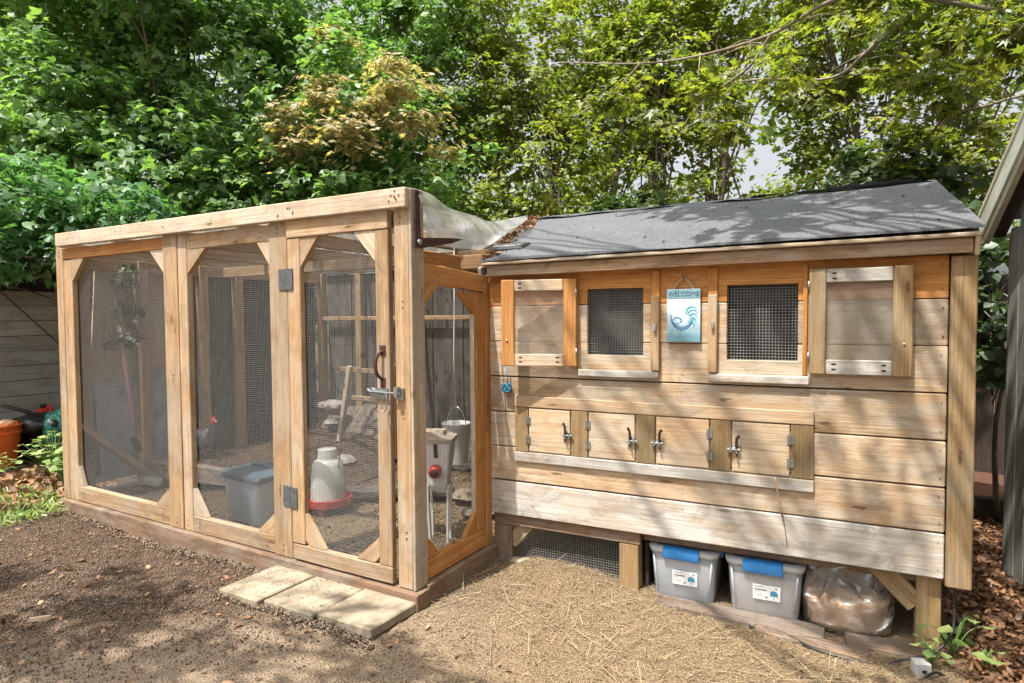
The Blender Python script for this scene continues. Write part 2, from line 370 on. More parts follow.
# wire mesh in a rectangle clipped by corner chamfers; axis = 'x' (plane y=c) or 'y' (plane x=c)
def wires(name, mat, parent, u0, u1, v0, v1, c, pitch, r, axis='x', cham=(0, 0, 0, 0), jit=.0):
    vs = []; fs = []
    bl, br, tl, tr = cham
    def add(p, q, off):
        p = Vector((p[0], c + off, p[1])); q = Vector((q[0], c + off, q[1]))
        d = (q - p).normalized(); a = d.cross(Vector((0, 1, 0))).normalized() * r; b = Vector((0, r, 0)); base = len(vs)
        for e in (p, q):
            for s in (a + b, a - b, -a - b, -a + b):
                w_ = e + s; vs.append((w_.x, w_.y, w_.z) if axis == 'x' else (w_.y, w_.x, w_.z))
        for j in range(4): fs.append((base + j, base + (j + 1) % 4, base + 4 + (j + 1) % 4, base + 4 + j))
    z = v0 + pitch / 2
    while z < v1:
        a = u0 + max(0, bl - (z - v0), tl - (v1 - z)); b = u1 - max(0, br - (z - v0), tr - (v1 - z))
        j = random.uniform(-jit, jit)
        if b > a: add((a, z + j), (b, z + random.uniform(-jit, jit)), 0)
        z += pitch
    x = u0 + pitch / 2
    while x < u1:
        a = v0 + max(0, bl - (x - u0), br - (u1 - x)); b = v1 - max(0, tl - (x - u0), tr - (u1 - x))
        if b > a: add((x, a), (x + random.uniform(-jit, jit), b), r * 1.6)
        x += pitch
    o = link(name, mesh(vs, fs), mat, parent); o['kind'] = 'stuff'; return o

# leaves / blades scattered, numpy ----------------------------------------------------------
LEAF2 = (np.array([(0, 0, 0), (.36, .42, .10), (0, 1, -.12), (-.36, .42, .10)], float), [(0, 1, 2), (0, 2, 3)])
_st = [(0, 0)]
for ang, rr in ((-125, .32), (-100, .20), (-78, .62), (-58, .30), (-35, .88), (-15, .42), (0, 1.05), (15, .42), (35, .88), (58, .30), (78, .62), (100, .20), (125, .32)): _st.append((math.sin(R(ang)) * rr, .28 + math.cos(R(ang)) * rr * .72))
LOBE = (np.array([(0, 0, 0), (.30, .05, .02), (.62, .42, -.10), (.26, .46, .05), (.20, .62, .04), (0, 1.02, -.16), (-.20, .62, .04), (-.26, .46, .05), (-.62, .42, -.10), (-.30, .05, .02), (0, .42, .0)], float), [(0, 1, 10), (1, 2, 3), (1, 3, 10), (3, 4, 10), (4, 5, 10), (10, 5, 6), (10, 6, 7), (10, 7, 9), (7, 8, 9), (10, 9, 0)])
MAPLE = (np.array([(x, y, -.25 * (x * x) - .1 * y * y) for x, y in _st]), [(0, i, i + 1) for i in range(1, len(_st) - 1)])
BROAD = (np.array([(0, 0, 0), (.30, .22, .07), (.42, .52, .08), (0, 1.0, -.10), (-.42, .52, .08), (-.30, .22, .07), (0, .5, 0)], float), [(0, 1, 6), (1, 2, 6), (2, 3, 6), (6, 3, 4), (6, 4, 5), (0, 6, 5)])
BLADE = (np.array([(-.5, 0, 0), (.5, 0, 0), (.4, 1, 0), (-.4, 1, 0)], float), [(0, 1, 2, 3)])
CURL = (np.array([(0, 0, .12), (.35, .3, .18), (.42, .65, .05), (0, 1, .22), (-.42, .65, .12), (-.3, .28, .0), (0, .5, -.02)], float), [(0, 1, 6), (1, 2, 6), (2, 3, 6), (6, 3, 4), (6, 4, 5), (0, 6, 5)])
CRUMB = (np.array([(-.5, -.4, -.2), (.5, -.3, -.2), (.1, .55, -.2), (-.1, .0, .5), (.3, .1, .35)], float), [(0, 2, 1), (0, 1, 4), (0, 4, 3), (0, 3, 2), (1, 2, 4), (2, 3, 4)])
def scatter_mesh(tpl, pos, X, Y, Z, sx, sy, sz, tone):
    V, F = tpl; n = len(pos); k = len(V)
    P = pos[:, None, :] + (V[None, :, 0:1] * sx[:, None, None]) * X[:, None, :] + (V[None, :, 1:2] * sy[:, None, None]) * Y[:, None, :] + (V[None, :, 2:3] * sz[:, None, None]) * Z[:, None, :]
    P = P.reshape(-1, 3); fl = len(F[0]); Fa = np.array(F)
    idx = (Fa[None] + (np.arange(n) * k)[:, None, None]).reshape(-1)
    me = bpy.data.meshes.new('m'); me.vertices.add(len(P)); me.vertices.foreach_set('co', P.astype(np.float32).ravel())
    nf = n * len(F); me.loops.add(nf * fl); me.loops.foreach_set('vertex_index', idx.astype(np.int32))
    me.polygons.add(nf); me.polygons.foreach_set('loop_start', (np.arange(nf) * fl).astype(np.int32))
    a = me.attributes.new('tone', 'FLOAT', 'FACE'); a.data.foreach_set('value', np.repeat(tone, len(F)).astype(np.float32))
    me.update(calc_edges=True); return me
def norm(v): return v / np.maximum(np.linalg.norm(v, axis=1, keepdims=True), 1e-9)
def crown(name, mat, parent, ells, n, size, tpl=LEAF2, per=45, crad=.22, seed=1, flatz=.45, tilt=.6, shell=.25):
    """ells = [(centre, radii)], leaves sit in layered sprays on twig ends"""
    g = np.random.default_rng(seed); vol = np.array([r[0] * r[1] * r[2] for c, r in ells]); vol = vol ** .8; vol /= vol.sum()
    nc = max(1, n // per); e = g.choice(len(ells), nc, p=vol); C_ = np.array([ells[i][0] for i in e], float); Rr = np.array([ells[i][1] for i in e], float)
    d = norm(g.normal(size=(nc, 3))); rad = g.uniform(shell, 1, (nc, 1)) ** .6; cen = C_ + d * rad * Rr
    ci = np.repeat(np.arange(nc), per); m_ = len(ci)
    sc = g.uniform(.6, 1.35, nc)[ci][:, None]
    off = norm(g.normal(size=(m_, 3))) * (g.uniform(0, 1, (m_, 1)) ** .5) * crad * sc * np.array([[1, 1, flatz]])
    tiltv = np.repeat(g.normal(size=(nc, 2)) * .35, per, axis=0); off[:, 2] += (off[:, :2] * tiltv).sum(1) - .35 * (off[:, :2] ** 2).sum(1) / crad
    pos = cen[ci] + off
    Z = norm(g.normal(size=(m_, 3)) * tilt + np.array([[0, 0, 1.0]]) + norm(cen - C_)[ci] * .55)
    Y = norm(np.cross(Z, g.normal(size=(m_, 3)))); X = np.cross(Y, Z)
    s = size * g.uniform(.75, 1.2, nc)[ci] * g.uniform(.45, 1.3, m_)
    tone = np.clip(g.uniform(0, 1, nc)[ci] * .6 + g.uniform(0, 1, m_) * .4, 0, 1)
    me = scatter_mesh(tpl, pos, X, Y, Z, s, s, s, tone)
    return link(name, me, mat, parent), cen
def trunk(name, mat, parent, pts, r0, r1, n=8, sub=5):
    c = catmull(pts, sub); k = len(c); c = [p + Vector((random.uniform(-1, 1), random.uniform(-1, 1), 0)) * r0 * .12 for p in c]
    return tube(name, mat, parent, c, [r0 + (r1 - r0) * (i / (k - 1)) ** .8 for i in range(k)], n)

# ================================================================ GROUND
def sm(a, b, x): t = np.clip((x - a) / (b - a), 0, 1); return t * t * (3 - 2 * t)
_ph = rng.uniform(0, 6.28, (14, 2)); _fr = rng.normal(size=(14, 2)) * np.linspace(1.5, 16, 14)[:, None]
def ground_z(x, y):
    x = np.asarray(x, float); y = np.asarray(y, float)
    z = -.09 - .05 * sm(.3, 1.5, x) + 0 * y
    for k in range(14): z = z + (.012 / (1 + k * .55)) * np.sin(_fr[k, 0] * x + _fr[k, 1] * y + _ph[k, 0])
    for hx, hy, hr, hd in ((-.3, -.62, .10, .014), (.15, -.45, .09, .012), (-.75, -.75, .11, .016), (-1.4, -.55, .10, .014), (.75, .1, .09, .014), (1.15, .35, .10, .016), (.35, .2, .12, .014), (-1.9, -.4, .12, .015)): z = z - hd * np.exp(-((x - hx) ** 2 + (y - hy) ** 2) / hr ** 2)
    inside = sm(-3.12, -3.06, x) * sm(.0, .06, -x) * sm(.05, .1, y) * (1 - sm(2.4, 2.5, y))
    bed = .16 * sm(.62, .8, y + .05 * (x + 2.5)) * (1 - sm(-2.3, -1.7, x)) + .05 * sm(1.2, 2.3, y)
    z = z + inside * (.045 + bed)
    z = z + .035 * np.exp(-((x - .42) ** 2 / .10 + (y - .72) ** 2 / .03))
    far = sm(3.5, 8, np.hypot(x, y)); z = z * (1 - far) - .1 * far
    return z
def axis_(a, b, st, lo, hi): 
    mid = list(np.arange(a, b, st)); L = []; v = a; s = st
    while v > lo: s *= 1.35; v -= s; L.append(v)
    U = []; v = b; s = st
    while v < hi: s *= 1.35; U.append(v); v += s
    return np.array(L[::-1] + mid + U)
gx = axis_(-4.5, 3.2, .03, -90, 90); gy = axis_(-2.4, 2.6, .03, -60, 120)
GX, GY = np.meshgrid(gx, gy); GZ = ground_z(GX, GY) + rng.normal(size=GX.shape) * .0025
nx, ny = len(gx), len(gy)
me = bpy.data.meshes.new('ground'); V = np.stack([GX, GY, GZ], -1).reshape(-1, 3)
ii, jj = np.meshgrid(np.arange(nx - 1), np.arange(ny - 1)); q = (jj * nx + ii).ravel(); F = np.stack([q, q + 1, q + nx + 1, q + nx], 1)
me.vertices.add(len(V)); me.vertices.foreach_set('co', V.astype(np.float32).ravel()); me.loops.add(len(F) * 4); me.loops.foreach_set('vertex_index', F.astype(np.int32).ravel())
me.polygons.add(len(F)); me.polygons.foreach_set('loop_start', (np.arange(len(F)) * 4).astype(np.int32)); me.update(calc_edges=True); smooth(me)
def ground_mat():
    t = NT('yard_soil'); v = t.tc.outputs['Object']
    sep = t.n.new('ShaderNodeSeparateXYZ'); t.put(sep.inputs[0], v); x, y = sep.outputs[0], sep.outputs[1]
    big = t.noise(v, 1.7, 6, .6); mid = t.noise(v, 13, 6, .7); fin = t.noise(v, 95, 5, .75); vo = t.vor(v, 120)
    soil = t.mix(t.rng(fin, .35, .7), (.055, .036, .025), (.17, .115, .08)); soil = t.mix(t.math('MULTIPLY', t.rng(mid, .5, .75), .5), soil, (.22, .165, .12))
    dust = t.mix(t.rng(fin, .35, .65), (.20, .145, .10), (.36, .28, .20)); dust = t.mix(t.math('MULTIPLY', t.rng(mid, .48, .7), .55), dust, (.24, .175, .12))
    straw = t.mix(t.rng(fin, .35, .65), (.17, .118, .07), (.36, .265, .16)); straw = t.mix(t.math('MULTIPLY', t.rng(mid, .5, .7), .5), straw, (.17, .12, .08))
    lit = t.mix(t.rng(fin, .4, .65), (.08, .04, .028), (.24, .12, .07))
    wob = t.math('MULTIPLY', t.math('SUBTRACT', big, .5), 1.6); 
    d = t.math('ADD', t.math('SUBTRACT', x, t.math('MULTIPLY', y, .9)), wob)      # light dust in front of the door
    f1 = t.rng(d, -.55, .15); c = t.mix(f1, soil, dust)
    d2 = t.math('ADD', t.math('ADD', x, t.math('MULTIPLY', y, .6)), wob); c = t.mix(t.rng(d2, .0, .55), c, straw)
    ins = t.math('MULTIPLY', t.rng(y, .04, .1), t.math('LESS_THAN', x, -.01)); ins = t.math('MULTIPLY', ins, t.rng(x, -1.7, -1.0, 0, 1)); c = t.mix(ins, c, straw)
    d3 = t.math('ADD', x, t.math('MULTIPLY', wob, .2)); c = t.mix(t.math('MULTIPLY', t.rng(d3, 1.98, 2.12), t.rng(y, .5, .7)), c, lit)
    t.base(c); t.set(Roughness=.95, Specular_IOR_Level=.15)
    t.bump(t.math('ADD', t.math('MULTIPLY', fin, .8), t.math('ADD', mid, t.math('MULTIPLY', vo.outputs['Distance'], .8))), .8, .02); return t.m
M['ground'] = ground_mat()
tag(link('ground', me, 'ground'), 'yard ground of dark soil, pale dust and straw', kind='structure')

def gscatter(name, mat, tpl, xy, sx, sy, sz, tilt, label, lift=.003, zoff=None, tone=None, seed=3):
    g = np.random.default_rng(seed); n = len(xy); z = ground_z(xy[:, 0], xy[:, 1]) + lift + (0 if zoff is None else zoff)
    Z = norm(g.normal(size=(n, 3)) * tilt + np.array([[0, 0, 1.]])); Y = norm(np.cross(Z, g.normal(size=(n, 3)))); X = np.cross(Y, Z)
    pos = np.stack([xy[:, 0], xy[:, 1], z], 1)
    f = lambda s: g.uniform(s[0], s[1], n)
    o = link(name, scatter_mesh(tpl, pos, X, Y, Z, f(sx), f(sy), f(sz), g.uniform(0, 1, n) if tone is None else tone), mat); return tag(o, label, name.replace('_', ' '), kind='stuff')
patch = lambda x, y: .5 + .5 * np.sin(5.1 * x + 2.2 * y + 1.3 * np.sin(4 * y - 2 * x)) * np.sin(3.7 * y - 2.9 * x + 1.1 * np.sin(5 * x))
def rpts(n, x0, x1, y0, y1, keep=None, seed=1):
    g = np.random.default_rng(seed); p = np.stack([g.uniform(x0, x1, n), g.uniform(y0, y1, n)], 1)
    if keep is not None: p = p[keep(p[:, 0], p[:, 1], g)]
    return p
notpav = lambda x, y: ~((x > -.92) & (x < .05) & (y > -.34) & (y < .05)) & ~((x > -3.15) & (x < .04) & (y > -.06) & (y < .06))
gscatter('soil_crumbs', 'crumb', CRUMB, rpts(34000, -3.6, .9, -1.3, 0, lambda x, y, g: notpav(x, y) & (g.uniform(size=len(x)) > sm(-.6, .6, x - .9 * y)), 5), (.004, .014), (.004, .014), (.003, .010), .6, 'loose dark soil crumbs and grit in front of the run', seed=6)
gscatter('loose_straw', 'straw', BLADE, rpts(34000, -.5, 2.1, -.7, 1.0, lambda x, y, g: notpav(x, y) & (g.uniform(size=len(x)) < (.2 + .8 * sm(-.3, .5, x + .6 * y)) * (.22 + .78 * sm(.3, .6, patch(x, y) + .5 * sm(.2, .7, y)))) & ~((x > .8) & (y > .88)), 7), (.0010, .0020), (.008, .045), (1, 1), .16, 'loose straw and hay strewn before the coop', .006, seed=8)
gscatter('straw_chaff', 'straw', CRUMB, rpts(22000, -.7, 2.1, -.8, .8, lambda x, y, g: notpav(x, y) & (g.uniform(size=len(x)) < (.2 + .8 * sm(-.5, .3, x + .6 * y)) * (.3 + .7 * sm(.3, .6, patch(x, y)))), 9), (.003, .009), (.003, .012), (.001, .004), .4, 'fine straw chaff on the dusty ground', seed=9)
gscatter('long_straws', 'straw', BLADE, rpts(380, .0, 1.95, -.5, .72, lambda x, y, g: notpav(x, y), 27), (.0022, .0032), (.07, .20), (1, 1), .16, 'long pale straws lying on top of the chaff', .014, .004, seed=28)
gscatter('dark_debris', 'crumb', CURL, rpts(2600, -.6, 2.1, -.7, .9, lambda x, y, g: notpav(x, y) & (patch(x, y) < .52), 29), (.004, .012), (.006, .02), (.004, .01), .5, 'small dark bark and leaf bits among the straw', .006, .002, tone=None, seed=30)
g = np.random.default_rng(31); pp = np.stack([g.uniform(-.90, .015, 420), -.01 - .32 * g.uniform(0, 1, 420) ** 1.8], 1)
gscatter('slab_dirt', 'crumb', CRUMB, pp, (.003, .008), (.003, .009), (.001, .004), .4, 'bits of dirt and straw fallen on the paving slabs', 0, -.038 - ground_z(pp[:, 0], pp[:, 1]) + .0, seed=32)
pp = np.stack([g.uniform(-.90, .06, 700), g.normal(-.345, .02, 700)], 1); gscatter('slab_edge_dirt', 'crumb', CRUMB, pp, (.006, .018), (.006, .018), (.006, .02), .5, 'dirt heaped against the front edge of the slabs', .012, seed=33)
pp = np.stack([g.uniform(-3.1, .0, 1500), -.035 - np.abs(g.normal(0, .03, 1500))], 1); pp = pp[pp[:, 0] < -.93]; gscatter('sill_edge_dirt', 'crumb', CRUMB, pp, (.006, .02), (.006, .02), (.006, .02), .5, 'dirt heaped along the foot of the run', .006, seed=34)
gscatter('run_bedding', 'straw', BLADE, rpts(7000, -1.6, -.05, .1, 2.3, None, 17), (.0015, .003), (.015, .06), (1, 1), .25, 'straw bedding scattered on the run floor', .006, seed=18)
gscatter('leaf_litter', 'leaf_dry', CURL, rpts(9000, 2.02, 3.2, .4, 3.2, lambda x, y, g: (x - 2.1 > .0 - 0 * y), 11), (.010, .034), (.016, .055), (.012, .04), .5, 'reddish brown leaf litter between the coop and the shed', .008, seed=12)
gscatter('fallen_leaves', 'leaf_dry', CURL, rpts(330, -3.6, 1.2, -1.4, .0, lambda x, y, g: notpav(x, y), 13), (.015, .035), (.02, .05), (.015, .03), .35, 'dry brown leaves lying on the soil', .006, seed=14)
gscatter('run_floor_grit', 'crumb', CRUMB, rpts(9000, -3.05, -.1, .1, 2.3, None, 15), (.006, .02), (.006, .02), (.004, .014), .6, 'dark soil lumps on the run floor', seed=16)


# ================================================================ CHICKEN RUN (front face y = 0, right side x = 0)
run = thing('chicken_run', 'tall timber chicken run with wire mesh panels and a film roof, left of the coop', 'chicken run')
P = run
# sill timbers
box('sill_timber', 'dark', P, -3.14, .03, -.03, .06, -.13, -.002)
box('sill_timber', 'dark', P, -.05, .028, .062, .66, -.16, .012)
box('sill_timber', 'dark', P, -3.14, -3.05, .062, 2.4, -.13, -.002)
box('sill_timber', 'dark', P, -3.05, -.05, 2.33, 2.42, -.13, -.002)
# top beams
bar('top_beam', 'pale', P, (-3.052, -.022, 1.789), (.0, -.022, 1.771), .087, .038)
box('top_beam', 'pine', P, -3.13, -3.09, .0, 2.4, 1.69, 1.78)
box('top_beam', 'inner', P, -3.09, -.04, 2.36, 2.4, 1.69, 1.78)
# front posts
box('post', 'pine', P, -3.14, -3.052, .0, .085, .0, 1.74)
box('stile', 'pine', P, -3.05, -2.94, .004, .04, .0, 1.655)
box('post', 'pine', P, -1.87, -1.735, -.006, .08, .0, 1.742)
box('stile', 'pine', P, -1.733, -1.65, .0, .038, .0, 1.742)
box('stile', 'pine', P, -.94, -.803, -.004, .036, .0, 1.735)
box('post', 'pine', P, -.098, -.012, -.004, .085, -.0, 1.735)
box('post', 'pale', P, -.010, .004, -.006, .087, .0, 1.815)
# rails
box('rail', 'orange', P, -3.05, -1.872, .002, .038, 1.66, 1.733)
box('rail', 'pine', P, -1.648, -.942, .002, .038, 1.645, 1.73)
box('rail', 'pine', P, -2.94, -1.872, .0, .04, .002, .105)
box('rail', 'pine', P, -1.648, -.942, .0, .04, .002, .095)
box('door_header', 'dark', P, -.80, -.10, .03, .07, 1.66, 1.735)
def gus(name, mat, par, x, z, sx, sz, a, b, y0=.004, y1=.034, lab=None, hole=.0, w_=.0):
    if hole: pts = [(x, z + sz * hole), (x, z + sz * b), (x + sx * a, z), (x + sx * hole, z)]
    else: pts = [(x, z), (x, z + sz * b), (x + sx * a, z)]
    g = (sx * a, -sz * b); return prism(name, mat, par, pts, y0, y1, g)
for x, z, sx, sz, a, b in ((-2.94, 1.659, 1, -1, .16, .155), (-1.872, 1.659, -1, -1, .15, .15), (-2.94, .107, 1, 1, .06, .14), (-1.872, .107, -1, 1, .16, .13),
                           (-1.648, 1.644, 1, -1, .17, .14), (-.942, 1.644, -1, -1, .10, .13), (-1.648, .097, 1, 1, .12, .16), (-.942, .097, -1, 1, .14, .12)):
    gus('corner_brace', 'pale' if (sz < 0) == (sx < 0) else 'pine', P, x, z, sx, sz, a, b)
PX = .0107
wires('wire_mesh', 'wire', P, -2.94, -1.87, .10, 1.665, .045, PX, .0005, jit=.001)
wires('wire_mesh', 'wire', P, -1.65, -.94, .09, 1.65, .045, PX, .0005, jit=.001)
# door: the wire screen carries its frame
door = wires('door', 'wire', P, -.70, -.205, .085, 1.65, 0.024, PX, .00055, jit=.001); del door['kind']
box('stile', 'pine', door, -.792, -.702, -.012, .022, .092, 1.643)
box('stile', 'pine', door, -.206, -.127, -.012, .022, .088, 1.643)
box('rail', 'pine', door, -.792, -.127, -.016, .022, 1.646, 1.738)
box('rail', 'pine', door, -.792, -.127, -.012, .022, .008, .086)
for x, z, sx, sz, a, b, h in ((-.701, 1.645, 1, -1, .125, .15, 0), (-.207, 1.645, -1, -1, .135, .145, 0), (-.701, .088, 1, 1, .135, .165, .03), (-.207, .09, -1, 1, .145, .125, .03)):
    gus('corner_brace', 'pale' if sx < 0 and sz < 0 else 'pine', door, x, z, sx, sz, a, b, -.008, .018, hole=h)
for z in (1.44, .325):
    h = join('hinge', 'slate', door, [boxd(-.862, -.801, -.009, -.005, z - .053, z + .053), boxd(-.797, -.748, -.019, -.015, z - .053, z + .053), tube_data([(-.80, -.016, z - .052), (-.80, -.016, z + .052)], .006, 8)])
hp = catmull([(-.163, -.016, 1.09), (-.172, -.04, 1.07), (-.175, -.052, 1.03), (-.172, -.045, .985), (-.165, -.016, .955)], 5)
join('handle', 'rust', door, [tube_data(hp, [.006 + .003 * math.sin(math.pi * i / (len(hp) - 1)) for i in range(len(hp))], 8), boxd(-.182, -.147, -.017, -.012, 1.07, 1.115), boxd(-.178, -.150, -.017, -.012, .92, .965)])
join('latch', 'zinc', door, [boxd(-.235, -.135, -.020, -.013, .868, .918), boxd(-.225, -.150, -.032, -.020, .888, .903), tube_data([(-.225, -.034, .902), (-.05, -.034, .90)], .0055, 8),
     boxd(-.09, -.045, -.020, -.0045, .872, .922), boxd(-.078, -.058, -.045, -.018, .885, .93), tube_data(catmull([(-.125, -.04, .90), (-.145, -.046, .86), (-.14, -.05, .82), (-.12, -.05, .825), (-.115, -.044, .87), (-.125, -.04, .90)], 5), .0035, 6),
     tube_data([(-.222, -.034, .900), (-.240, -.036, .912)], .007, 8)])
# right side screen (plane x = 0)
def boxs(name, mat, y0, y1, z0, z1, x0=-.036, x1=-.002): return box(name, mat, P, x0, x1, y0, y1, z0, z1)
bar('rail', 'orange', P, (-.019, .088, 1.448), (-.019, .65, 1.415), .092, .034)  # orange puts warm bounce light into the colour of this side frame
boxs('rail', 'orange', .088, .60, .016, .112)
boxs('stile', 'orange', .518, .600, .114, 1.368)
boxs('post', 'orange', .604, .66, .0, 1.43, -.05, .002)
def guss(y, z, sy, sz, a, b, mat='orange'): return prism('corner_brace', mat, P, [(y, z), (y, z + sz * b), (y + sy * a, z)], -.032, -.006, (sy * a, -sz * b), 'yz')
guss(.088, 1.40, 1, -1, .115, .125); guss(.517, 1.37, -1, -1, .15, .12); guss(.088, .113, 1, 1, .105, .115); guss(.517, .113, -1, 1, .115, .12)
wires('wire_mesh', 'wire', P, .088, .52, .11, 1.39, -.04, PX * 1.05, .00045, 'y', jit=.001)
# side stop strips
box('trim_strip', 'pale', P, -.034, -.008, .508, .5165, .22, 1.26)
# left side: posts, rails, a mesh and sheets outside it
for y in (.1, .52, 1.02, 1.36, 1.9, 2.34): box('post', 'pine', P, -3.13, -3.06, y, y + .075, .0, 1.69)
box('rail', 'pine', P, -3.12, -3.08, .16, 2.34, 1.60, 1.69)
wires('wire_mesh', 'wire', P, .17, 2.34, .0, 1.6, -3.10, PX * 2.4, .0006, 'y')
prism('plywood_sheet', 'plytan', P, [(.2, .80), (.80, .86), (1.02, .88), (1.02, 1.69), (.26, 1.69)], -3.165, -3.15, (0, 1), 'yz')
prism('grey_panel', 'galvpanel', P, [(.16, .04), (.70, .04), (1.02, .10), (1.02, .90), (.72, .885), (.13, .80)], -3.20, -3.175, (1, 0), 'yz')
prism('panel_edge_strip', 'inner', P, [(.20, .10), (.25, .10), (.215, .80), (.165, .80)], -3.148, -3.14, (0, 1), 'yz')
for k, (y0, y1) in enumerate(((1.03, 1.24), (1.25, 1.46), (1.47, 1.70), (1.71, 1.96), (1.97, 2.33))):
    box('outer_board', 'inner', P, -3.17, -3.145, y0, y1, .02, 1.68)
bar('diagonal_brace', 'pine', P, (-3.0, .03, .52), (-3.16 + .12, .60, -.0), .10, .04, (1, 0, 0))
# back wall
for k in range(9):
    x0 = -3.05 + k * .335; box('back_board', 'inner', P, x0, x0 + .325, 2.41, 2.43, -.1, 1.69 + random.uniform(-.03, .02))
box('rail', 'pine', P, -3.05, -1.1, 2.33, 2.36, 1.225, 1.265)
box('rail', 'orange', P, -1.08, -.05, 2.29, 2.33, 1.16, 1.33)
box('rail', 'pine', P, -1.08, -.05, 2.28, 2.33, .90, .95)
for x in (-2.6, -1.9, -1.12, -.55, -.07): box('post', 'pine', P, x, x + .07, 2.33, 2.40, 0, 1.69)
for x, sx in ((-1.05, 1), (-.08, -1)): prism('corner_brace', 'pine', P, [(x, 1.16), (x, 1.02), (x + sx * .14, 1.16)], 2.29, 2.32, (1, 1))
prism('back_window_film', 'film', P, [(-1.05, .95), (-.08, .95), (-.08, 1.16), (-1.05, 1.16)], 2.335, 2.34, bev=0)
# rafters
for x in (-2.5, -1.87, -1.25, -.62): bar('rafter', 'pine', P, (x, .04, 1.735), (x, 2.36, 1.72), .085, .036)
box('beam', 'pine', P, -3.04, -.05, 1.22, 1.26, 1.60, 1.68)
box('beam', 'orange', P, -.19, -.155, .20, 1.0, 1.50, 1.575)
box('beam', 'pine', P, -.155, .03, .60, .64, 1.50, 1.575)
box('beam', 'pine', P, -.60, -.04, .40, .44, 1.62, 1.69)
# film roof
def film_grid(nx_, ny_, f):
    vs = [f(i / (nx_ - 1), j / (ny_ - 1)) for j in range(ny_) for i in range(nx_)]
    fs = [(j * nx_ + i, j * nx_ + i + 1, (j + 1) * nx_ + i + 1, (j + 1) * nx_ + i) for j in range(ny_ - 1) for i in range(nx_ - 1)]
    return mesh(vs, fs, True)
def froof(a, b):
    x = -3.15 + 3.05 * a; y = -.01 + 2.45 * b; sag = .018 * abs(math.sin((x + .62) * math.pi / .62)) * math.sin(math.pi * b)
    return (x, y, 1.785 - .02 * b - sag + .004 * math.sin(x * 13 + y * 7))
link('film_roof', film_grid(60, 30, froof), 'roofilm', P)
CA = catmull([(-.002, .02, 1.818), (-.06, .23, 1.83), (-.10, .43, 1.80), (-.12, .65, 1.80), (-.13, .88, 1.79), (-.12, 1.06, 1.83), (-.08, 1.23, 1.87)], 8)
CB = catmull([(.006, .10, 1.60), (-.02, .24, 1.59), (-.02, .36, 1.585), (-.01, .48, 1.59), (.01, .58, 1.60), (.015, .74, 1.67), (.02, .90, 1.745)], 8)
def fflap(a, b):
    i = a * (len(CA) - 1); k = min(int(i), len(CA) - 2); t = i - k
    A = CA[k].lerp(CA[k + 1], t); B = CB[k].lerp(CB[k + 1], t); p = A.lerp(B, b)
    bul = math.sin(math.pi * b) * .03; wr = .008 * math.sin(a * 11 + b * 5) * math.sin(math.pi * b) + .004 * math.sin(a * 23 - b * 8 + 1) * math.sin(math.pi * b)
    return (p.x + bul + wr, p.y - wr * .5, p.z + wr)
link('film_flap', film_grid(70, 24, fflap), 'film', P)
# rusty strap hinge
prism('strap_bracket', 'rust', P, [(.012, 1.81), (.048, 1.81), (.05, 1.60), (.07, 1.602), (.30, 1.625), (.39, 1.628), (.30, 1.600), (.07, 1.556), (.012, 1.555)], .006, .014, (0, 1), 'yz')
j = tube('bolt', 'zinc', P, [(.013, .035, 1.578), (.024, .035, 1.578)], .013, 12)
# screw heads
sc = []
for (x, z) in [(-3.10 + .0, 1.79)] + [(-.06 + random.uniform(-.04, .04), 1.775 + random.uniform(-.025, .025)) for _ in range(7)] + [(-.75 + random.uniform(-.08, .08), 1.775 + random.uniform(-.02, .02)) for _ in range(6)] + [(-1.8, 1.78), (-2.3, 1.79)]:
    sc.append(tube_data([(x, -.0415, z), (x, -.0445, z)], .0035, 6))
for (x, z) in ((-3.09, 1.70), (-3.09, .04), (-1.80, 1.70), (-1.80, .05), (-1.69, .05), (-.87, 1.69), (-.87, .05), (-.05, 1.3), (-.05, .8), (-.05, .25), (-.06, 1.68), (-3.09, .9), (-1.80, .9), (-1.0, .05), (-1.58, .05), (-1.94, .05), (-2.86, .055), (-1.0, 1.68), (-1.6, 1.68)):
    for dz in (-.014, .014): sc.append(tube_data([(x + random.uniform(-.008, .008), -.003, z + dz), (x, -.0085, z + dz)], .0028, 6))
join('screw_heads', 'iron', P, sc)['kind'] = 'stuff'

# roof debris on the film
def free_scatter(name, mat, tpl, pos, size, tilt, label, seed=1, parent=None):
    g = np.random.default_rng(seed); n = len(pos); Z = norm(g.normal(size=(n, 3)) * tilt + np.array([[0, 0, 1.]])); Y = norm(np.cross(Z, g.normal(size=(n, 3)))); X = np.cross(Y, Z); s = g.uniform(size[0], size[1], n)
    o = link(name, scatter_mesh(tpl, pos, X, Y, Z, s, s, s, g.uniform(0, 1, n)), mat, parent); o['kind'] = 'stuff'
    if label: tag(o, label, name.replace('_', ' '))
    return o
g = np.random.default_rng(4); xs = g.uniform(-3.1, -.1, 420); ys = g.uniform(0.0, 2.3, 420)
free_scatter('roof_leaf_debris', 'leaf_dry', CURL, np.stack([xs, ys, 1.795 + 0 * xs], 1), (.02, .05), .3, 'dry leaves fallen on the film roof of the run', 4)

# ---------------------------------------------------------------- things in and at the run
pv = [(-.905, -.625, -.36, -.012, 'left paving slab before the run door, its front corner chipped'), (-.617, -.300, -.335, -.012, 'middle one of the three paving slabs before the run door'), (-.292, .022, -.315, -.012, 'right paving slab before the run door, beside the corner sill')]
for x0, x1, y0, y1, lab in pv:
    t = (x1 - x0) * .06
    o = prism('paving_slab', 'paver', None, [(x0, y0), (x1 - .01, y0 + .004), (x1, y1), (x0 + .006, y1 - .003)], -.086, -.040, (1, 0), 'xy', bev=.006); o.location.z += random.uniform(-.004, .004)
    tag(o, lab, 'paving slab', 'paving slabs before the run door')

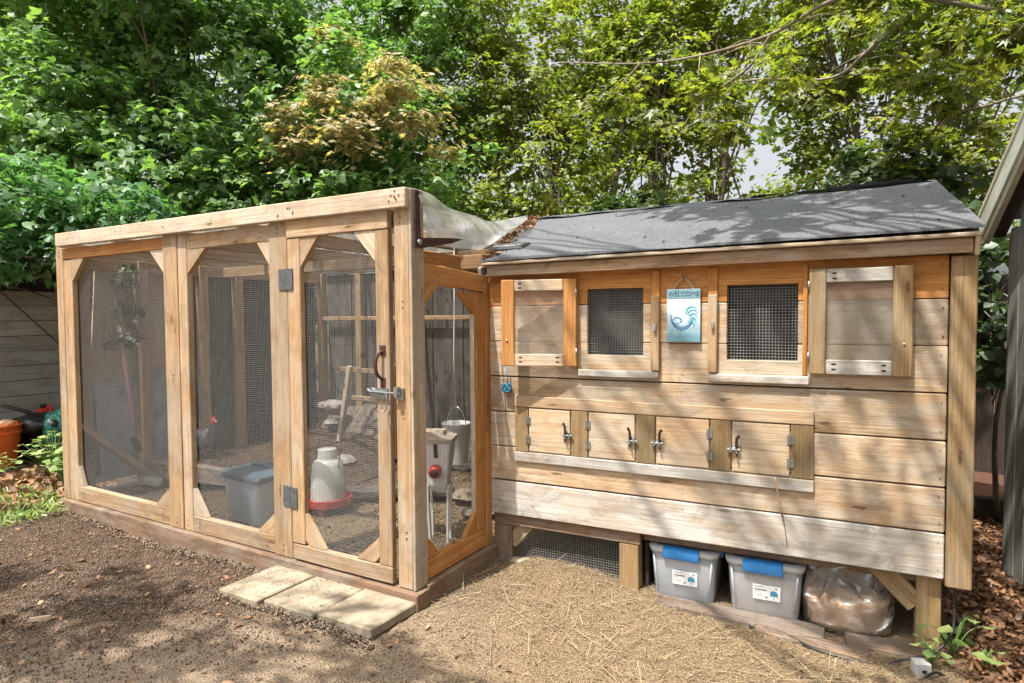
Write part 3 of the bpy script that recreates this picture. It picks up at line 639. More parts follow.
# trash bin
t = thing('storage_tub', 'tall translucent grey tub with a blue grey lid behind the second mesh panel', 'storage tub', (-1.66, .47, -.055), R(-4))
loft('tub_body', 'trash', t, [rrect(0, 0, 0, .30, .22, .03), rrect(0, 0, .01, .315, .235, .03), rrect(0, 0, .29, .39, .29, .035), rrect(0, 0, .30, .40, .30, .035)])
loft('contents', 'seedgrey', t, [rrect(0, 0, .012, .29, .21, .03), rrect(0, 0, .12, .325, .235, .03)], sm=False)
loft('lid', 'bindark', t, [rrect(0, 0, .285, .425, .325, .04), rrect(0, 0, .30, .435, .335, .04), rrect(0, 0, .318, .425, .325, .04), rrect(0, 0, .322, .36, .26, .04), rrect(0, 0, .335, .33, .23, .05), rrect(0, 0, .338, .2, .12, .05)])
tube('lid_handle', 'bindark', t, catmull([(-.07, 0, .335), (-.05, 0, .36), (.05, 0, .36), (.07, 0, .335)], 5), .012, 8)
# waterer
t = thing('poultry_waterer', 'white plastic poultry waterer on a red drinking tray behind the door mesh', 'poultry waterer', (-1.36, .77, -.02))
loft('water_jar', 'jar', t, [circ(0, 0, .06, .118, 28), circ(0, 0, .20, .110, 28), circ(0, 0, .29, .100, 28), circ(0, 0, .315, .088, 28), circ(0, 0, .33, .066, 28), circ(0, 0, .395, .062, 28), circ(0, 0, .40, .05, 28)])
loft('water', flat('pale_water', (.45, .60, .38), .3), t, [circ(0, 0, .062, .105, 20), circ(0, 0, .17, .10, 20)])
loft('tray', 'red', t, [circ(0, 0, .02, .11, 28), circ(0, 0, .03, .150, 28), circ(0, 0, .08, .160, 28), circ(0, 0, .082, .152, 28), circ(0, 0, .045, .14, 28), circ(0, 0, .042, .125, 28), circ(0, 0, .07, .12, 28)])
for a in (-70, 50, 170): loft('leg', 'red', t, [rrect(.09 * math.cos(R(a)), .09 * math.sin(R(a)), -.06, .04, .04, .01), rrect(.09 * math.cos(R(a)), .09 * math.sin(R(a)), .03, .035, .035, .01)])
tube('carry_handle', 'rust', t, catmull([(-.10, 0, .30), (-.105, .0, .38), (-.06, 0, .44), (.02, 0, .45), (.08, 0, .42), (.11, 0, .36), (.10, 0, .28)], 5), .004, 6)
loft('feed_cup', 'red', None, [circ(-1.72, .80, .0, .05, 16), circ(-1.72, .80, .10, .06, 16), circ(-1.72, .80, .20, .05, 16), circ(-1.72, .80, .33, .035, 16)]); tag(bpy.data.objects['feed_cup'], 'red feed tube standing just left of the waterer', 'feeder')
# feeder in side screen
t = thing('hopper_feeder', 'white hopper feeder with a red port, behind the side screen of the run', 'feeder', (-.355, .66, -.06), R(25))
loft('hopper', 'whitemetal', t, [rrect(.0, 0, .33, .09, .10, .01), rrect(.0, 0, .36, .115, .13, .012), rrect(-.01, 0, .60, .19, .18, .012)], sm=False)
loft('lid', 'pale', t, [rrect(-.01, 0, .602, .205, .19, .01), rrect(-.01, 0, .625, .205, .19, .01), rrect(-.03, 0, .64, .15, .14, .01), rrect(-.03, 0, .66, .13, .12, .01)], sm=False)
tube('port', 'red', t, [(-.005, -.07, .45), (-.005, -.11, .44)], .034, 16); tube('port_mouth', 'rust', t, [(-.005, -.108, .4405), (-.005, -.112, .4395)], .024, 16)
bar('latch_strap', 'rust', t, (.0, -.098, .60), (.0, -.083, .52), .02, .006, (1, 0, 0))
for sx in (-1, 1): bar('leg', 'whitemetal', t, (sx * .05, -.03, 0), (sx * .06, -.05, .36), .014, .012, (1, 0, 0))
for sx in (-1, 1): bar('leg', 'whitemetal', t, (sx * .05, .05, 0), (sx * .06, .05, .36), .014, .012, (1, 0, 0))
# hanging bucket
t = thing('hanging_bucket', 'galvanised bucket hanging on a white cord inside the run', 'bucket', (-.46, .98, .39))
loft('bucket_shell', 'whitemetal', t, [circ(0, 0, -.05, .072, 24), circ(0, 0, .19, .088, 24), circ(0, 0, .195, .092, 24), circ(0, 0, .2, .088, 24), circ(0, 0, .19, .084, 24), circ(0, 0, .02, .07, 24)], cap1=True)
tube('bail', 'chrome', t, catmull([(-.078, 0, .185), (-.05, 0, .26), (0, 0, .30), (.05, 0, .26), (.078, 0, .185)], 5), .003, 6)
tube('cord', flat('white_cord', (.7, .7, .68), .8), t, [(0, 0, .30), (-.01, 0, .60), (0, 0, 1.29)], .0035, 6)
# perch stand
t = thing('roost_ladder', 'simple timber roost with a leaning pole and two cross bars, behind the door mesh', 'roost', (0, 0, 0))
bar('pole', 'pale', t, (-2.40, 1.88, .05), (-2.255, 1.9, .82), .045, .04, (1, 0, 0))
bar('perch', 'pine', t, (-2.45, 1.93, .79), (-1.75, 1.93, .775), .04, .03); bar('perch', 'pine', t, (-2.26, 1.93, .535), (-1.75, 1.93, .53), .04, .03)
bar('pole', 'pine', t, (-1.74, 1.9, .05), (-1.74, 1.9, .85), .04, .04, (1, 0, 0))
# broom
t = thing('pink_scraper', 'pink handled scraper leaning on the left wall of the run', 'scraper', (0, 0, 0))
tube('handle', 'pink', t, [(-3.03, .351, 1.207), (-2.99, .42, .366)], .014, 10); bar('blade', 'black', t, (-2.99, .40, .37), (-2.985, .45, .25), .05, .012, (0, 1, 0))
# log and stones
o = bar('retaining_timber', 'log', None, (-3.05, .56, .10), (-2.12, .74, .085), .12, .09, (0, 0, 1)); tag(o, 'weathered timber edging the raised soil at the back of the run', 'timber')
def rock(lab, x, y, z, s, group='stones in the run', mat='stone'):
    bm = bmesh.new(); bmesh.ops.create_icosphere(bm, subdivisions=2, radius=1)
    ph = random.uniform(0, 9)
    for v in bm.verts:
        k = 1 + .16 * math.sin(v.co.x * 3 + ph) + .14 * math.sin(v.co.y * 4 + ph * 2) + .1 * math.sin(v.co.z * 5 + ph); v.co = Vector((v.co.x * s[0] * k, v.co.y * s[1] * k, v.co.z * s[2] * k))
    me = bpy.data.meshes.new('m'); bm.to_mesh(me); bm.free(); smooth(me); me.set_sharp_from_angle(angle=R(28))
    o = link('stone', me, mat); o.location = (x, y, z); o.rotation_euler = (0, 0, ph); return tag(o, lab, 'stone', group)
rock('large pale stone high on the bank left of the roost pole', -2.72, 2.1, .40, (.16, .10, .07)); rock('small flat stone just below the large pale stone in the run', -2.66, 2.05, .26, (.08, .06, .03))
rock('grey stone on the soil near the left wall of the run', -2.95, .50, .02, (.09, .06, .04)); rock('flat pale stone under the hanging bucket seen through the side screen', -.62, 1.35, .02, (.14, .09, .04), mat='paver'); rock('brownish stone beside the flat pale stone near the hopper feeder', -.38, 1.1, .0, (.12, .08, .05), mat='paver')
rock('dark stone at the foot of the roost', -2.05, 1.6, .05, (.12, .09, .05))
o = bar('floor_plank', 'inner', None, (-1.55, .95, .02), (-.75, 1.35, .03), .16, .035, (-.4, .8, 0)); tag(o, 'grey plank lying on the run floor behind the waterer', 'plank')
o = bar('short_plank', 'pine', None, (-.30, .20, .20), (-.12, .42, -.03), .10, .03, (.7, -.6, .1)); tag(o, 'short tan plank leaning inside the side screen of the run', 'plank')
# bank of soil with stones at the back of the run
vs = []; n1, n2 = 40, 10
for jx in range(n2):
    for ix in range(n1):
        a = ix / (n1 - 1); b = jx / (n2 - 1); vs.append((-3.02 + 2.9 * a, 1.95 + .44 * b, .02 + .38 * sm(0, 1, b) * (.7 + .3 * math.sin(a * 9)) + random.uniform(-.015, .015)))
me = mesh(vs, [(j_ * n1 + i, j_ * n1 + i + 1, (j_ + 1) * n1 + i + 1, (j_ + 1) * n1 + i) for j_ in range(n2 - 1) for i in range(n1 - 1)], True)
tag(link('soil_bank', me, flat('bank_soil', (.16, .125, .10), .95, 0, .35, 22, .8)), 'bank of grey soil along the back of the run', kind='structure')

# hen
def hen(loc, rz, label):
    t = thing('hen', label, 'hen', loc, rz)
    def ring(x, z, ry, rz_, n=16): return [(x, ry * math.cos(2 * math.pi * k / n), z + rz_ * math.sin(2 * math.pi * k / n)) for k in range(n)]
    body = [ring(-.20, .27, .004, .01), ring(-.17, .255, .03, .045), ring(-.12, .215, .058, .055), ring(-.05, .175, .078, .075), ring(.02, .17, .082, .082), ring(.08, .185, .07, .078), ring(.115, .22, .048, .06), ring(.13, .26, .032, .036), ring(.137, .295, .025, .026), ring(.145, .32, .024, .025), ring(.16, .335, .018, .019), ring(.175, .335, .008, .010)]
    o = loft('body', seed_mat('barred_feathers', (.10, .105, .115), (.36, .37, .38), 95), t, body)
    prism('comb', 'red', t, [(.13, .335), (.125, .372), (.14, .358), (.148, .382), (.158, .360), (.17, .374), (.178, .342)], -.003, .003)
    for s in (-1, 1): prism('wattle', 'red', t, [(.158, .325), (.178, .325), (.174, .285), (.163, .283)], s * .009 - .002, s * .009 + .002)
    prism('face', 'red', t, [(.145, .342), (.176, .342), (.174, .318), (.15, .318)], -.0235, .0235)
    tube('beak', flat('horn', (.45, .32, .15), .5), t, [(.172, 0, .333), (.200, 0, .324)], [.009, .001], 8)
    for s in (-1, 1):
        prism('wing', seed_mat('wing_feathers', (.13, .135, .145), (.40, .41, .42), 110), t, [(-.15, .225), (-.05, .245), (.06, .235), (.07, .19), (.0, .145), (-.09, .165)], s * .082 - .006, s * .082 + .006, bev=.004)
        join('leg', flat('hen_leg', (.45, .33, .12), .6), t, [tube_data([(.0, s * .035, .11), (.01, s * .035, .0)], .007, 6)] + [tube_data([(.01, s * .035, .004), (.01 + .045 * math.cos(a), s * .035 + .045 * math.sin(a), .002)], .004, 5) for a in (-.5, 0, .5, math.pi)])
    for k in range(5): prism('tail_feather', 'iron', t, [(-.15, .25), (-.20 - .01 * k, .36 - .025 * k), (-.23 - .008 * k, .34 - .03 * k), (-.17, .235)], (k - 2) * .01 - .003, (k - 2) * .01 + .003)
hen((-2.93, .90, .10), R(5), 'grey speckled hen with a red comb in the back of the run')

# ================================================================ CHICKEN COOP (own frame: s along the front, t to the back)
TH = .0584
coop = thing('chicken_coop', 'raised wooden chicken coop with grey roofing, two screened windows and four nest doors', 'chicken coop', (-.0004, .6502, 0), TH)
K = coop
Y0, Y1 = 0.0, .022
rows = [(.187, .367), (.372, .550), (.554, .735), (.739, .924), (.930, 1.111), (1.114, 1.298), (1.301, 1.468)]
rmat = ['coopgrey', 'coop', 'coop', 'coop', 'coop', 'coop', 'top']
LWo = (.553, .833, 1.05, 1.375); RWo = (1.215, 1.505, 1.04, 1.375)
def sprism(name, mat, par, pts, y0=Y0, y1=Y1, grain=(1, 0), bev=.002): return prism(name, mat, par, pts, y0, y1, grain, 'xz', bev=bev)
for i, (z0, z1) in enumerate(rows):
    wob = lambda: random.uniform(-.0012, .0012)
    if i in (0, 2): segs = [(0.0, 2.04, rmat[i])]
    elif i in (1, 3): segs = [(0.0, 2.04, 'coop')]
    else: segs = None
    if segs:
        for a, b, mt in segs: box('wall_board', mt, K, a, b, Y0 + wob(), Y1, z0 + wob(), z1 + wob())
        continue
    if i == 4:   # notched up to the window openings
        sprism('wall_board', 'coop', K, [(0, z0), (2.04, z0), (2.04, z1), (RWo[1], z1), (RWo[1], RWo[2]), (RWo[0], RWo[2]), (RWo[0], z1), (LWo[1], z1), (LWo[1], LWo[2]), (LWo[0], LWo[2]), (LWo[0], z1), (0, z1)])
    elif i == 5:
        for a, b in ((0, LWo[0]), (LWo[1], RWo[0]), (RWo[1], 2.04)): box('wall_board', 'coop', K, a, b, Y0 + wob(), Y1, z0, z1)
    else:
        sprism('wall_board', 'top', K, [(0, z1), (0, z0), (LWo[0], z0), (LWo[0], LWo[3]), (LWo[1], LWo[3]), (LWo[1], z0), (RWo[0], z0), (RWo[0], RWo[3]), (RWo[1], RWo[3]), (RWo[1], z0), (2.04, z0), (2.04, z1)])
# side and back walls, floor
for i, (z0, z1) in enumerate(rows):
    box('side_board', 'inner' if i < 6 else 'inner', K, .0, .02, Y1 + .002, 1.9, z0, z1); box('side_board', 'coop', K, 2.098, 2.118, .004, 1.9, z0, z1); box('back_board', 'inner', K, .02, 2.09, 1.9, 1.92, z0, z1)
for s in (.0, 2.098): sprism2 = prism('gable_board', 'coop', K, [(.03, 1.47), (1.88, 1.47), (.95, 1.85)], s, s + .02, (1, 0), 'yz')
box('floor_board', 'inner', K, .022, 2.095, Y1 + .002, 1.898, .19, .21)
# corner board, legs, lower frame
box('corner_board', 'treat', K, 2.043, 2.128, -.024, .001, .165, 1.462)
box('post', 'treat', K, 1.955, 2.04, .045, .13, -.17, .186)
bar('brace', 'treat', K, (1.80, .085, .20), (1.96, .085, .035), .085, .035, (1, 0, 1))
box('post', 'dark', K, .0, .105, .03, .10, -.16, .118); box('post', 'treat', K, .706, .803, .028, .10, -.16, .118)
box('bottom_rail', 'dark', K, .0, .812, .026, .064, .120, .186)
box('bottom_rail', 'dark', K, .812, 2.0, .07, .108, .135, .186)
prism('corner_brace', 'pine', K, [(.106, .119), (.106, .0), (.125, .0), (.23, .119)], .045, .07, (1, 1))
for s in (.02, 2.0, 1.0): box('post', 'inner', K, s, s + .08, 1.78, 1.86, -.2, .186)
wires('wire_mesh', 'wire2', K, .10, .71, -.12, .12, .085, .0135, .0008)
for k in range(7): box('added_skirt_board', 'fence', K, .03 + k * .295, .03 + k * .295 + .285, 1.3, 1.32, -.2, .186)  # unseen skirt, added to keep the space behind the bins dark
box('added_skirt_board', 'fence', K, .815, .835, .10, 1.3, -.2, .186)
# eave: fascia, drip strip, roof
bar('fascia', 'fascia', K, (.02, -.052, 1.483), (2.106, -.052, 1.497), .058, .026)
bar('drip_strip', 'pale', K, (.0, -.080, 1.519), (2.128, -.080, 1.536), .016, .022)
bar('soffit_board', 'top', K, (.022, -.018, 1.486), (2.10, -.018, 1.498), .04, .036, (0, 1, 0))
bar('barge_board', 'pale', K, (2.118, -.075, 1.490), (2.118, .93, 1.86), .075, .018, (0, 0, 1))
bar('barge_board', 'siding', K, (-.02, -.07, 1.470), (-.17, .93, 1.84), .06, .018, (0, 0, 1))
roof = None
def roof_mesh(th0, th1, ex=0):
    nx_, ny_ = 46, 22; vs = []; fs = []
    for lay, off in ((0, th1), (1, th0)):
        for j in range(ny_):
            b = j / (ny_ - 1)
            for i in range(nx_):
                a = i / (nx_ - 1); s0 = 0.0 - .19 * b - .004 + .008 * math.sin(b * 17); s1 = 2.140 - .03 * b
                s = s0 + (s1 - s0) * a; t_ = -.094 + 1.044 * b; z = (1.530 + .027 * a) + (.372 + .0 * a - .015 * a) * b
                if lay == 0: z += .004 * math.sin(s * 5 + b * 4) + .003 * math.sin(s * 11 - b * 9); 
                if j == 0: t_ += .003 * math.sin(s * 31); z += -.003 + .003 * math.sin(s * 23) if lay == 0 else 0
                vs.append((s, t_, z + off))
    N = nx_ * ny_
    for j in range(ny_ - 1):
        for i in range(nx_ - 1):
            a = j * nx_ + i; fs.append((a, a + 1, a + nx_ + 1, a + nx_)); fs.append((N + a, N + a + nx_, N + a + nx_ + 1, N + a + 1))
    for i in range(nx_ - 1): fs.append((i, N + i, N + i + 1, i + 1)); q = (ny_ - 1) * nx_ + i; fs.append((q, q + 1, N + q + 1, N + q))
    for j in range(ny_ - 1): a = j * nx_; fs.append((a, a + nx_, N + a + nx_, N + a)); q = a + nx_ - 1; fs.append((q, N + q, N + q + nx_, q + nx_))
    return mesh(vs, fs, False)
rm = roof_mesh(.0, .012); 
o = link('roof', rm, 'roofing', K); rm.polygons.foreach_set('use_smooth', [True] * len(rm.polygons)); rm.set_sharp_from_angle(angle=R(40))
pl = sprism('roof_back', 'roofing', K, [(-.2, 1.9), (2.12, 1.9), (2.12, 1.912), (-.2, 1.912)], .0, 1.04); pl.matrix_basis = Matrix.Translation((.96, 1.42, 1.72)) @ Matrix.Rotation(R(-19.5), 4, 'X') @ Matrix.Rotation(R(90), 4, 'X') ; pl.location = (.96, 1.44, 1.725)
# ridge roll: lapped strips with curled edges
def lap(s0, s1, b0, b1, lift):
    n = 18; vs = []; fs = []
    for i in range(n + 1):
        s = s0 + (s1 - s0) * i / n; e = random.uniform(-.006, .006)
        for b, dz in ((b0 + e, lift + .006 * math.sin(i * 1.3)), ((b0 + b1) / 2, .004), (b1, .002)):
            a = s / 2.14; vs.append((s, -.094 + 1.044 * b, 1.530 + .027 * a + (.372 - .015 * a) * b + .014 + dz))
    for i in range(n):
        for k in range(2): q = i * 3 + k; fs.append((q, q + 3, q + 4, q + 1))
    return mesh(vs, fs, True)
link('roofing_lap', lap(-.16, 1.28, .93, 1.0, .006), 'roofing', K); link('roofing_lap', lap(1.22, 2.09, .95, 1.0, .016), 'roofing', K)
link('roofing_lap', lap(1.60, 1.98, .955, 1.0, .03), 'roofing', K)
sc = [tube_data([(s_, -.05, 1.546 + .0126 * s_), (s_, -.05, 1.5515 + .0126 * s_)], .006, 7) for s_ in np.arange(.1, 2.1, .16)]
join('roof_nails', 'zinc', K, sc)['kind'] = 'stuff'
# roof debris
g = np.random.default_rng(5); b = g.uniform(0, 1, 900) ** 1.2; s = -.19 * b + np.abs(g.normal(0, .045, 900)) + .0
pos = np.stack([s, -.08 + 1.02 * b, 1.548 + .372 * b], 1)
free_scatter('edge_debris', 'leaf_dry', CURL, pos, (.008, .03), .5, None, 5, K)
b = g.uniform(0, 1, 90) ** .6; s = g.uniform(0, 2.1, 90); pos = np.stack([s, -.08 + 1.02 * b, 1.547 + .012 * s + .365 * b], 1)
free_scatter('roof_litter', 'leaf_dry', CURL, pos, (.006, .022), .4, None, 6, K)
b = g.uniform(0, 1, 60) * .6 + .2; s = g.uniform(0.05, .55, 60); 
# dark solar lamp box on the roof
t = thing('roof_lamp_panel', 'small flat black panel lamp lying on the left end of the coop roof', 'panel lamp', (.055, .735, 1.617), TH)
t.rotation_euler = (R(17), 0, TH)
loft('casing', 'black', t, [rrect(.01, .03, -.040, .20, .12, .012), rrect(.01, .03, -.002, .205, .125, .012), rrect(.01, .03, .004, .205, .105, .012), rrect(.01, .03, .008, .19, .09, .012)]); loft('panel', flat('panel_glass', (.30, .31, .33), .15, 0, .2, 20), t, [rrect(.0, .032, .0085, .165, .075, .008), rrect(.0, .032, .011, .16, .07, .008)])

# windows: mesh, battens, sills
for (a, b, z0, z1) in (LWo, RWo):
    wm = wires('window_screen', 'wire2', K, a - .005, b + .005, z0 - .005, z1 + .005, Y1 + .004, .01325, .0012, jit=.0006)
    for q, (x0, x1, y0, y1) in enumerate(((a - .03, a - .002, z0 - .04, z1 + .04), (b + .002, b + .03, z0 - .04, z1 + .04))): box('screen_batten', 'inner', K, x0, x1, Y1 + .010, Y1 + .03, y0, y1)
for s0, s1 in ((.486, .506), (.876, .914), (1.135, 1.175), (1.524, 1.541)): box('batten', 'top', K, s0, s1, -.012, -.001, .98, 1.455)
for s0, s1 in ((.876, .915), (1.136, 1.176)): box('stop_strip', 'pine', K, s0, s1, -.030, -.0135, .982, 1.334)
box('window_sill', 'coopgrey', K, .510, .912, -.024, -.002, .944, .979); box('window_sill', 'coopgrey', K, 1.137, 1.551, -.024, -.002, .941, .977)
for s, z in ((.897, 1.19), (1.158, 1.20)): join('turn_button', 'chrome', K, [boxd(s - .006, s + .006, -.044, -.031, z - .018, z + .012), tube_data([(s, -.03, z), (s, -.05, z)], .004, 8)])
# invented grey sacks, standing for pale reflection-like shapes behind the screens
for s, zz in ((.70, 1.16), (1.32, 1.14)):
    bm = bmesh.new(); bmesh.ops.create_uvsphere(bm, u_segments=20, v_segments=12, radius=1)
    for v in bm.verts: v.co = Vector((v.co.x * .20 + .02 * math.sin(v.co.z * 5), v.co.y * .12, v.co.z * .16 + .015 * math.sin(v.co.x * 6)))
    me = bpy.data.meshes.new('m'); bm.to_mesh(me); bm.free(); smooth(me)
    o = link('invented_sack', me, flat('invented_sack_grey', (.13, .13, .125), .8, 0, .2, 12)); o.matrix_world = Matrix.Rotation(TH, 4, 'Z') @ Matrix.Translation((s + .04, .6502 + .40, zz)) 
    tag(o, 'invented rounded grey sack inside the coop behind the %s window screen' % ('left' if s < 1 else 'right'), 'sack')

# shutters: the plexi pane carries its frame
def shutter(hinge_s, w_, ang, flip, z0, z1, stile_m, rail_m, t0):
    """local x from the hinge to the free edge"""
    W = w_; sg = -1 if flip else 1
    pane = prism('shutter', 'plexi', K, [(sg * .05, z0 + .05), (sg * (W - .05), z0 + .05), (sg * (W - .05), z1 - .05), (sg * .05, z1 - .05)], -.006, -.003, (1, 0), bev=0)
    base_ = pane.matrix_basis.copy()
    piv = Matrix.Translation((hinge_s, t0, 0)) @ Matrix.Rotation(ang, 4, 'Z')
    pane.matrix_basis = piv @ base_; inv = base_.inverted()
    def put(o): o.matrix_basis = inv @ o.matrix_basis
    a = sg * .003; e = sg * W
    sw = .068
    def bx_(n, mt, x0, x1, za, zb, y0=-.022, y1=.0): put(box(n, mt, pane, min(x0, x1), max(x0, x1), y0, y1, za, zb))
    bx_('stile', stile_m, a, sg * sw, z0, z1); bx_('stile', stile_m, e - sg * sw, e, z0, z1)
    bx_('rail', rail_m, sg * (sw + .001), e - sg * (sw + .001), z1 - .058, z1 - .001, -.0205, -.001); bx_('rail', rail_m, sg * (sw + .001), e - sg * (sw + .001), z0 + .001, z0 + .062, -.0205, -.001)
    holes = []
    for xx in (sg * (sw + .03), e - sg * (sw + .03)):
        for zz in (z1 - .020, z1 - .042, z0 + .022, z0 + .044):
            holes.append(tube_data([(xx, -.0200, zz), (xx, -.0208, zz)], .0042, 10))
            holes[-1] = ([Vector((xx + (v.x - xx) * 2.3, v.y, v.z)) for v in holes[-1][0]], holes[-1][1])
    ph_ = join('pocket_holes', 'void', pane, holes); ph_['kind'] = 'stuff'; put(ph_)
    for zz in (z0 + .07, z1 - .07): put(tube('hinge', 'zinc', pane, [(a, -.026, zz - .02), (a, -.026, zz + .02)], .004, 8))
    put(tube('screw', 'chrome', pane, [(e - sg * .03, -.0215, z0 + .13), (e - sg * .03, -.0265, z0 + .13)], .005, 8))
    return pane
s1 = shutter(.507, .385, R(14.5), True, .992, 1.428, 'orange', 'pale', -.018)
s1['label'] = 'left shutter, swung partly open with pale rails'
s2 = shutter(1.545, .375, R(-2.0), False, .99, 1.43, 'treat', 'coopgrey', -.018)
s2['label'] = 'right shutter, folded back nearly flat'

# nest box trim and doors
Tm = -.013
box('trim_board', 'door', K, .152, 1.572, Tm - .002, -.001, .770, .828)
box('trim_board', 'coopgrey', K, .150, 1.574, Tm - .004, -.001, .482, .534)
for a, b, mt in ((.152, .229, 'tan'), (.469, .557, 'tan'), (.801, .893, 'tan'), (1.145, 1.236, 'tan'), (1.482, 1.572, 'tan')): box('nest_stile', mt, K, a, b, Tm, -.001, .536, .768)
def hinge_(par, inv, s, z, fl):
    o = join('hinge', 'zinc', par, [boxd(s - .013, s - .002, Tm - .0045, Tm - .001, z - .019, z + .019), boxd(s + .002, s + .013, Tm - .0045, Tm - .001, z - .019, z + .019), tube_data([(s, Tm - .0045, z - .021), (s, Tm - .0045, z + .021)], .0042, 8)] + [tube_data([(s + dx, Tm - .0045, z + dz), (s + dx, Tm - .0065, z + dz)], .0024, 6) for dx in (-.008, .008) for dz in (-.011, .011)])
    o.matrix_basis = inv @ o.matrix_basis
def latch_(par, inv, s, z, d):
    pr = [boxd(s - .020, s + .016, Tm - .005, Tm - .001, z - .013, z + .013), tube_data([(s - .030 * 1, Tm - .014, z), (s + .026, Tm - .014, z)], .0062, 8), boxd(s - .018, s - .010, Tm - .020, Tm - .004, z - .013, z + .013), boxd(s + .006, s + .013, Tm - .020, Tm - .004, z - .013, z + .013)]
    o = join('latch', 'zinc', par, pr); o.matrix_basis = inv @ o.matrix_basis
    sx = s - d * .010
    pr = [tube_data(catmull([(sx, Tm - .018, z + .008), (sx, Tm - .020, z + .035), (sx - d * .004, Tm - .022, z + .055), (sx - d * .012, Tm - .024, z + .062)], 4), [.0062] * 9 + [.0062, .007, .0085, .0075], 8), tube_data([(sx, Tm - .016, z - .008), (sx + .003, Tm - .020, z - .03)], .0045, 8)]
    o = join('latch_lever', 'iron', par, pr, True); o.matrix_basis = inv @ o.matrix_basis
for i, (a, b, z0, z1, d) in enumerate(((.232, .464, .5385, .7645, 1), (.560, .797, .539, .7645, 1), (.897, 1.142, .539, .7655, -1), (1.240, 1.479, .5385, .765, -1))):
    dr = box('nest_door', 'door', K, a + .002, b - .002, Tm + .001, -.003, z0 + .002, z1 - .001)
    dr['label'] = ['leftmost nest box door', 'second nest box door from the left', 'third nest box door from the left', 'rightmost nest box door'][i]
    inv = dr.matrix_basis.inverted(); hs = a - .001 if d > 0 else b + .001
    for z in (.702, .600): hinge_(dr, inv, hs, z, d)
    latch_(dr, inv, (b - .010) if d > 0 else (a + .012), .642, d)
# hidden backing behind the doors
# nails
sc = []
for i, (z0, z1) in enumerate(rows):
    for s in (.03, 2.02, 1.02): 
        for zz in (z0 + .035, z1 - .035): sc.append(tube_data([(s + random.uniform(-.006, .006), -.0005, zz), (s, -.0018, zz)], .0022, 6))
join('nail_heads', 'iron', K, sc)['kind'] = 'stuff'

# ---------------------------------------------------------------- things on and under the coop
def at_coop(s, t, z): return (-.0004 + s * math.cos(TH) - t * math.sin(TH), .6502 + s * math.sin(TH) + t * math.cos(TH), z)
# welcome sign
sg_ = thing('welcome_sign', 'small blue and white WELCOME sign with a painted rooster, hanging between the two windows', 'sign', at_coop(1.026, -.012, 1.12), TH)
def sign_mat():
    t = NT('sign_paint'); v = t.tc.outputs['Object']; sep = t.n.new('ShaderNodeSeparateXYZ'); t.put(sep.inputs[0], v)
    n = t.noise(v, 22, 5, .65); z = t.math('ADD', sep.outputs[2], t.math('MULTIPLY', t.math('SUBTRACT', n, .5), .09))
    c = t.mix(t.rng(z, -.10, .03), (.12, .26, .33), (.62, .74, .77)); t.base(c); t.set(Roughness=.6); return t.m
M['signpaint'] = sign_mat(); M['signband'] = flat('sign_band', (.17, .31, .38), .6, 0, .2, 30)
def bxl(name, mat, par, x0, x1, y0, y1, z0, z1):
    v, f = boxd(x0, x1, y0, y1, z0, z1); c = Vector(((x0 + x1) / 2, (y0 + y1) / 2, (z0 + z1) / 2)); me = mesh([Vector(q) - c for q in v], f); o = link(name, me, mat, par); o.location = c; return o
bxl('board', 'signpaint', sg_, -.075, .075, -.008, .004, .0, .242); bxl('band', 'signband', sg_, -.0745, .0745, -.0095, -.0078, .199, .241)
fc = bpy.data.curves.new('txt', 'FONT'); 
def text(name, body, size, mat, par, loc, ext=.0006, sx=1, align='CENTER'):
    c = bpy.data.curves.new('txt', 'FONT'); c.body = body; c.size = size; c.extrude = ext; c.align_x = align; c.align_y = 'CENTER'; c.resolution_u = 2
    tmp = bpy.data.objects.new('tmp', c); COL.objects.link(tmp); dg = bpy.context.evaluated_depsgraph_get(); me = bpy.data.meshes.new_from_object(tmp.evaluated_get(dg)); bpy.data.objects.remove(tmp); bpy.data.curves.remove(c)
    o = link(name, me, mat, par); o.rotation_euler = (R(90), 0, 0); o.location = loc; o.scale = (sx, 1, 1); return o
text('lettering', 'WELCOME', .0315, flat('sign_ink', (.04, .10, .14), .6), sg_, (0, -.0103, .219), sx=.93)
def ribbon(pts, ws, y=-.0088, sub=6):
    c = catmull([(p[0], y, p[1]) for p in pts], sub); k = len(c); vs = []; fs = []
    for i, p in enumerate(c):
        d = (c[min(i + 1, k - 1)] - c[max(0, i - 1)]).normalized(); n = Vector((-d.z, 0, d.x)); f = i / (k - 1) * (len(ws) - 1); j = min(int(f), len(ws) - 2); w_ = ws[j] + (ws[j + 1] - ws[j]) * (f - j)
        vs += [p + n * w_ / 2, p - n * w_ / 2]
    for i in range(k - 1): a = 2 * i; fs.append((a, a + 2, a + 3, a + 1))
    return vs, fs
M['ink1'] = flat('rooster_ink', (.07, .20, .34), .6, 0, .3, 60); M['ink2'] = flat('rooster_teal', (.10, .42, .52), .6, 0, .3, 60); M['ink3'] = flat('rooster_pale', (.45, .58, .68), .6, 0, .2, 60)
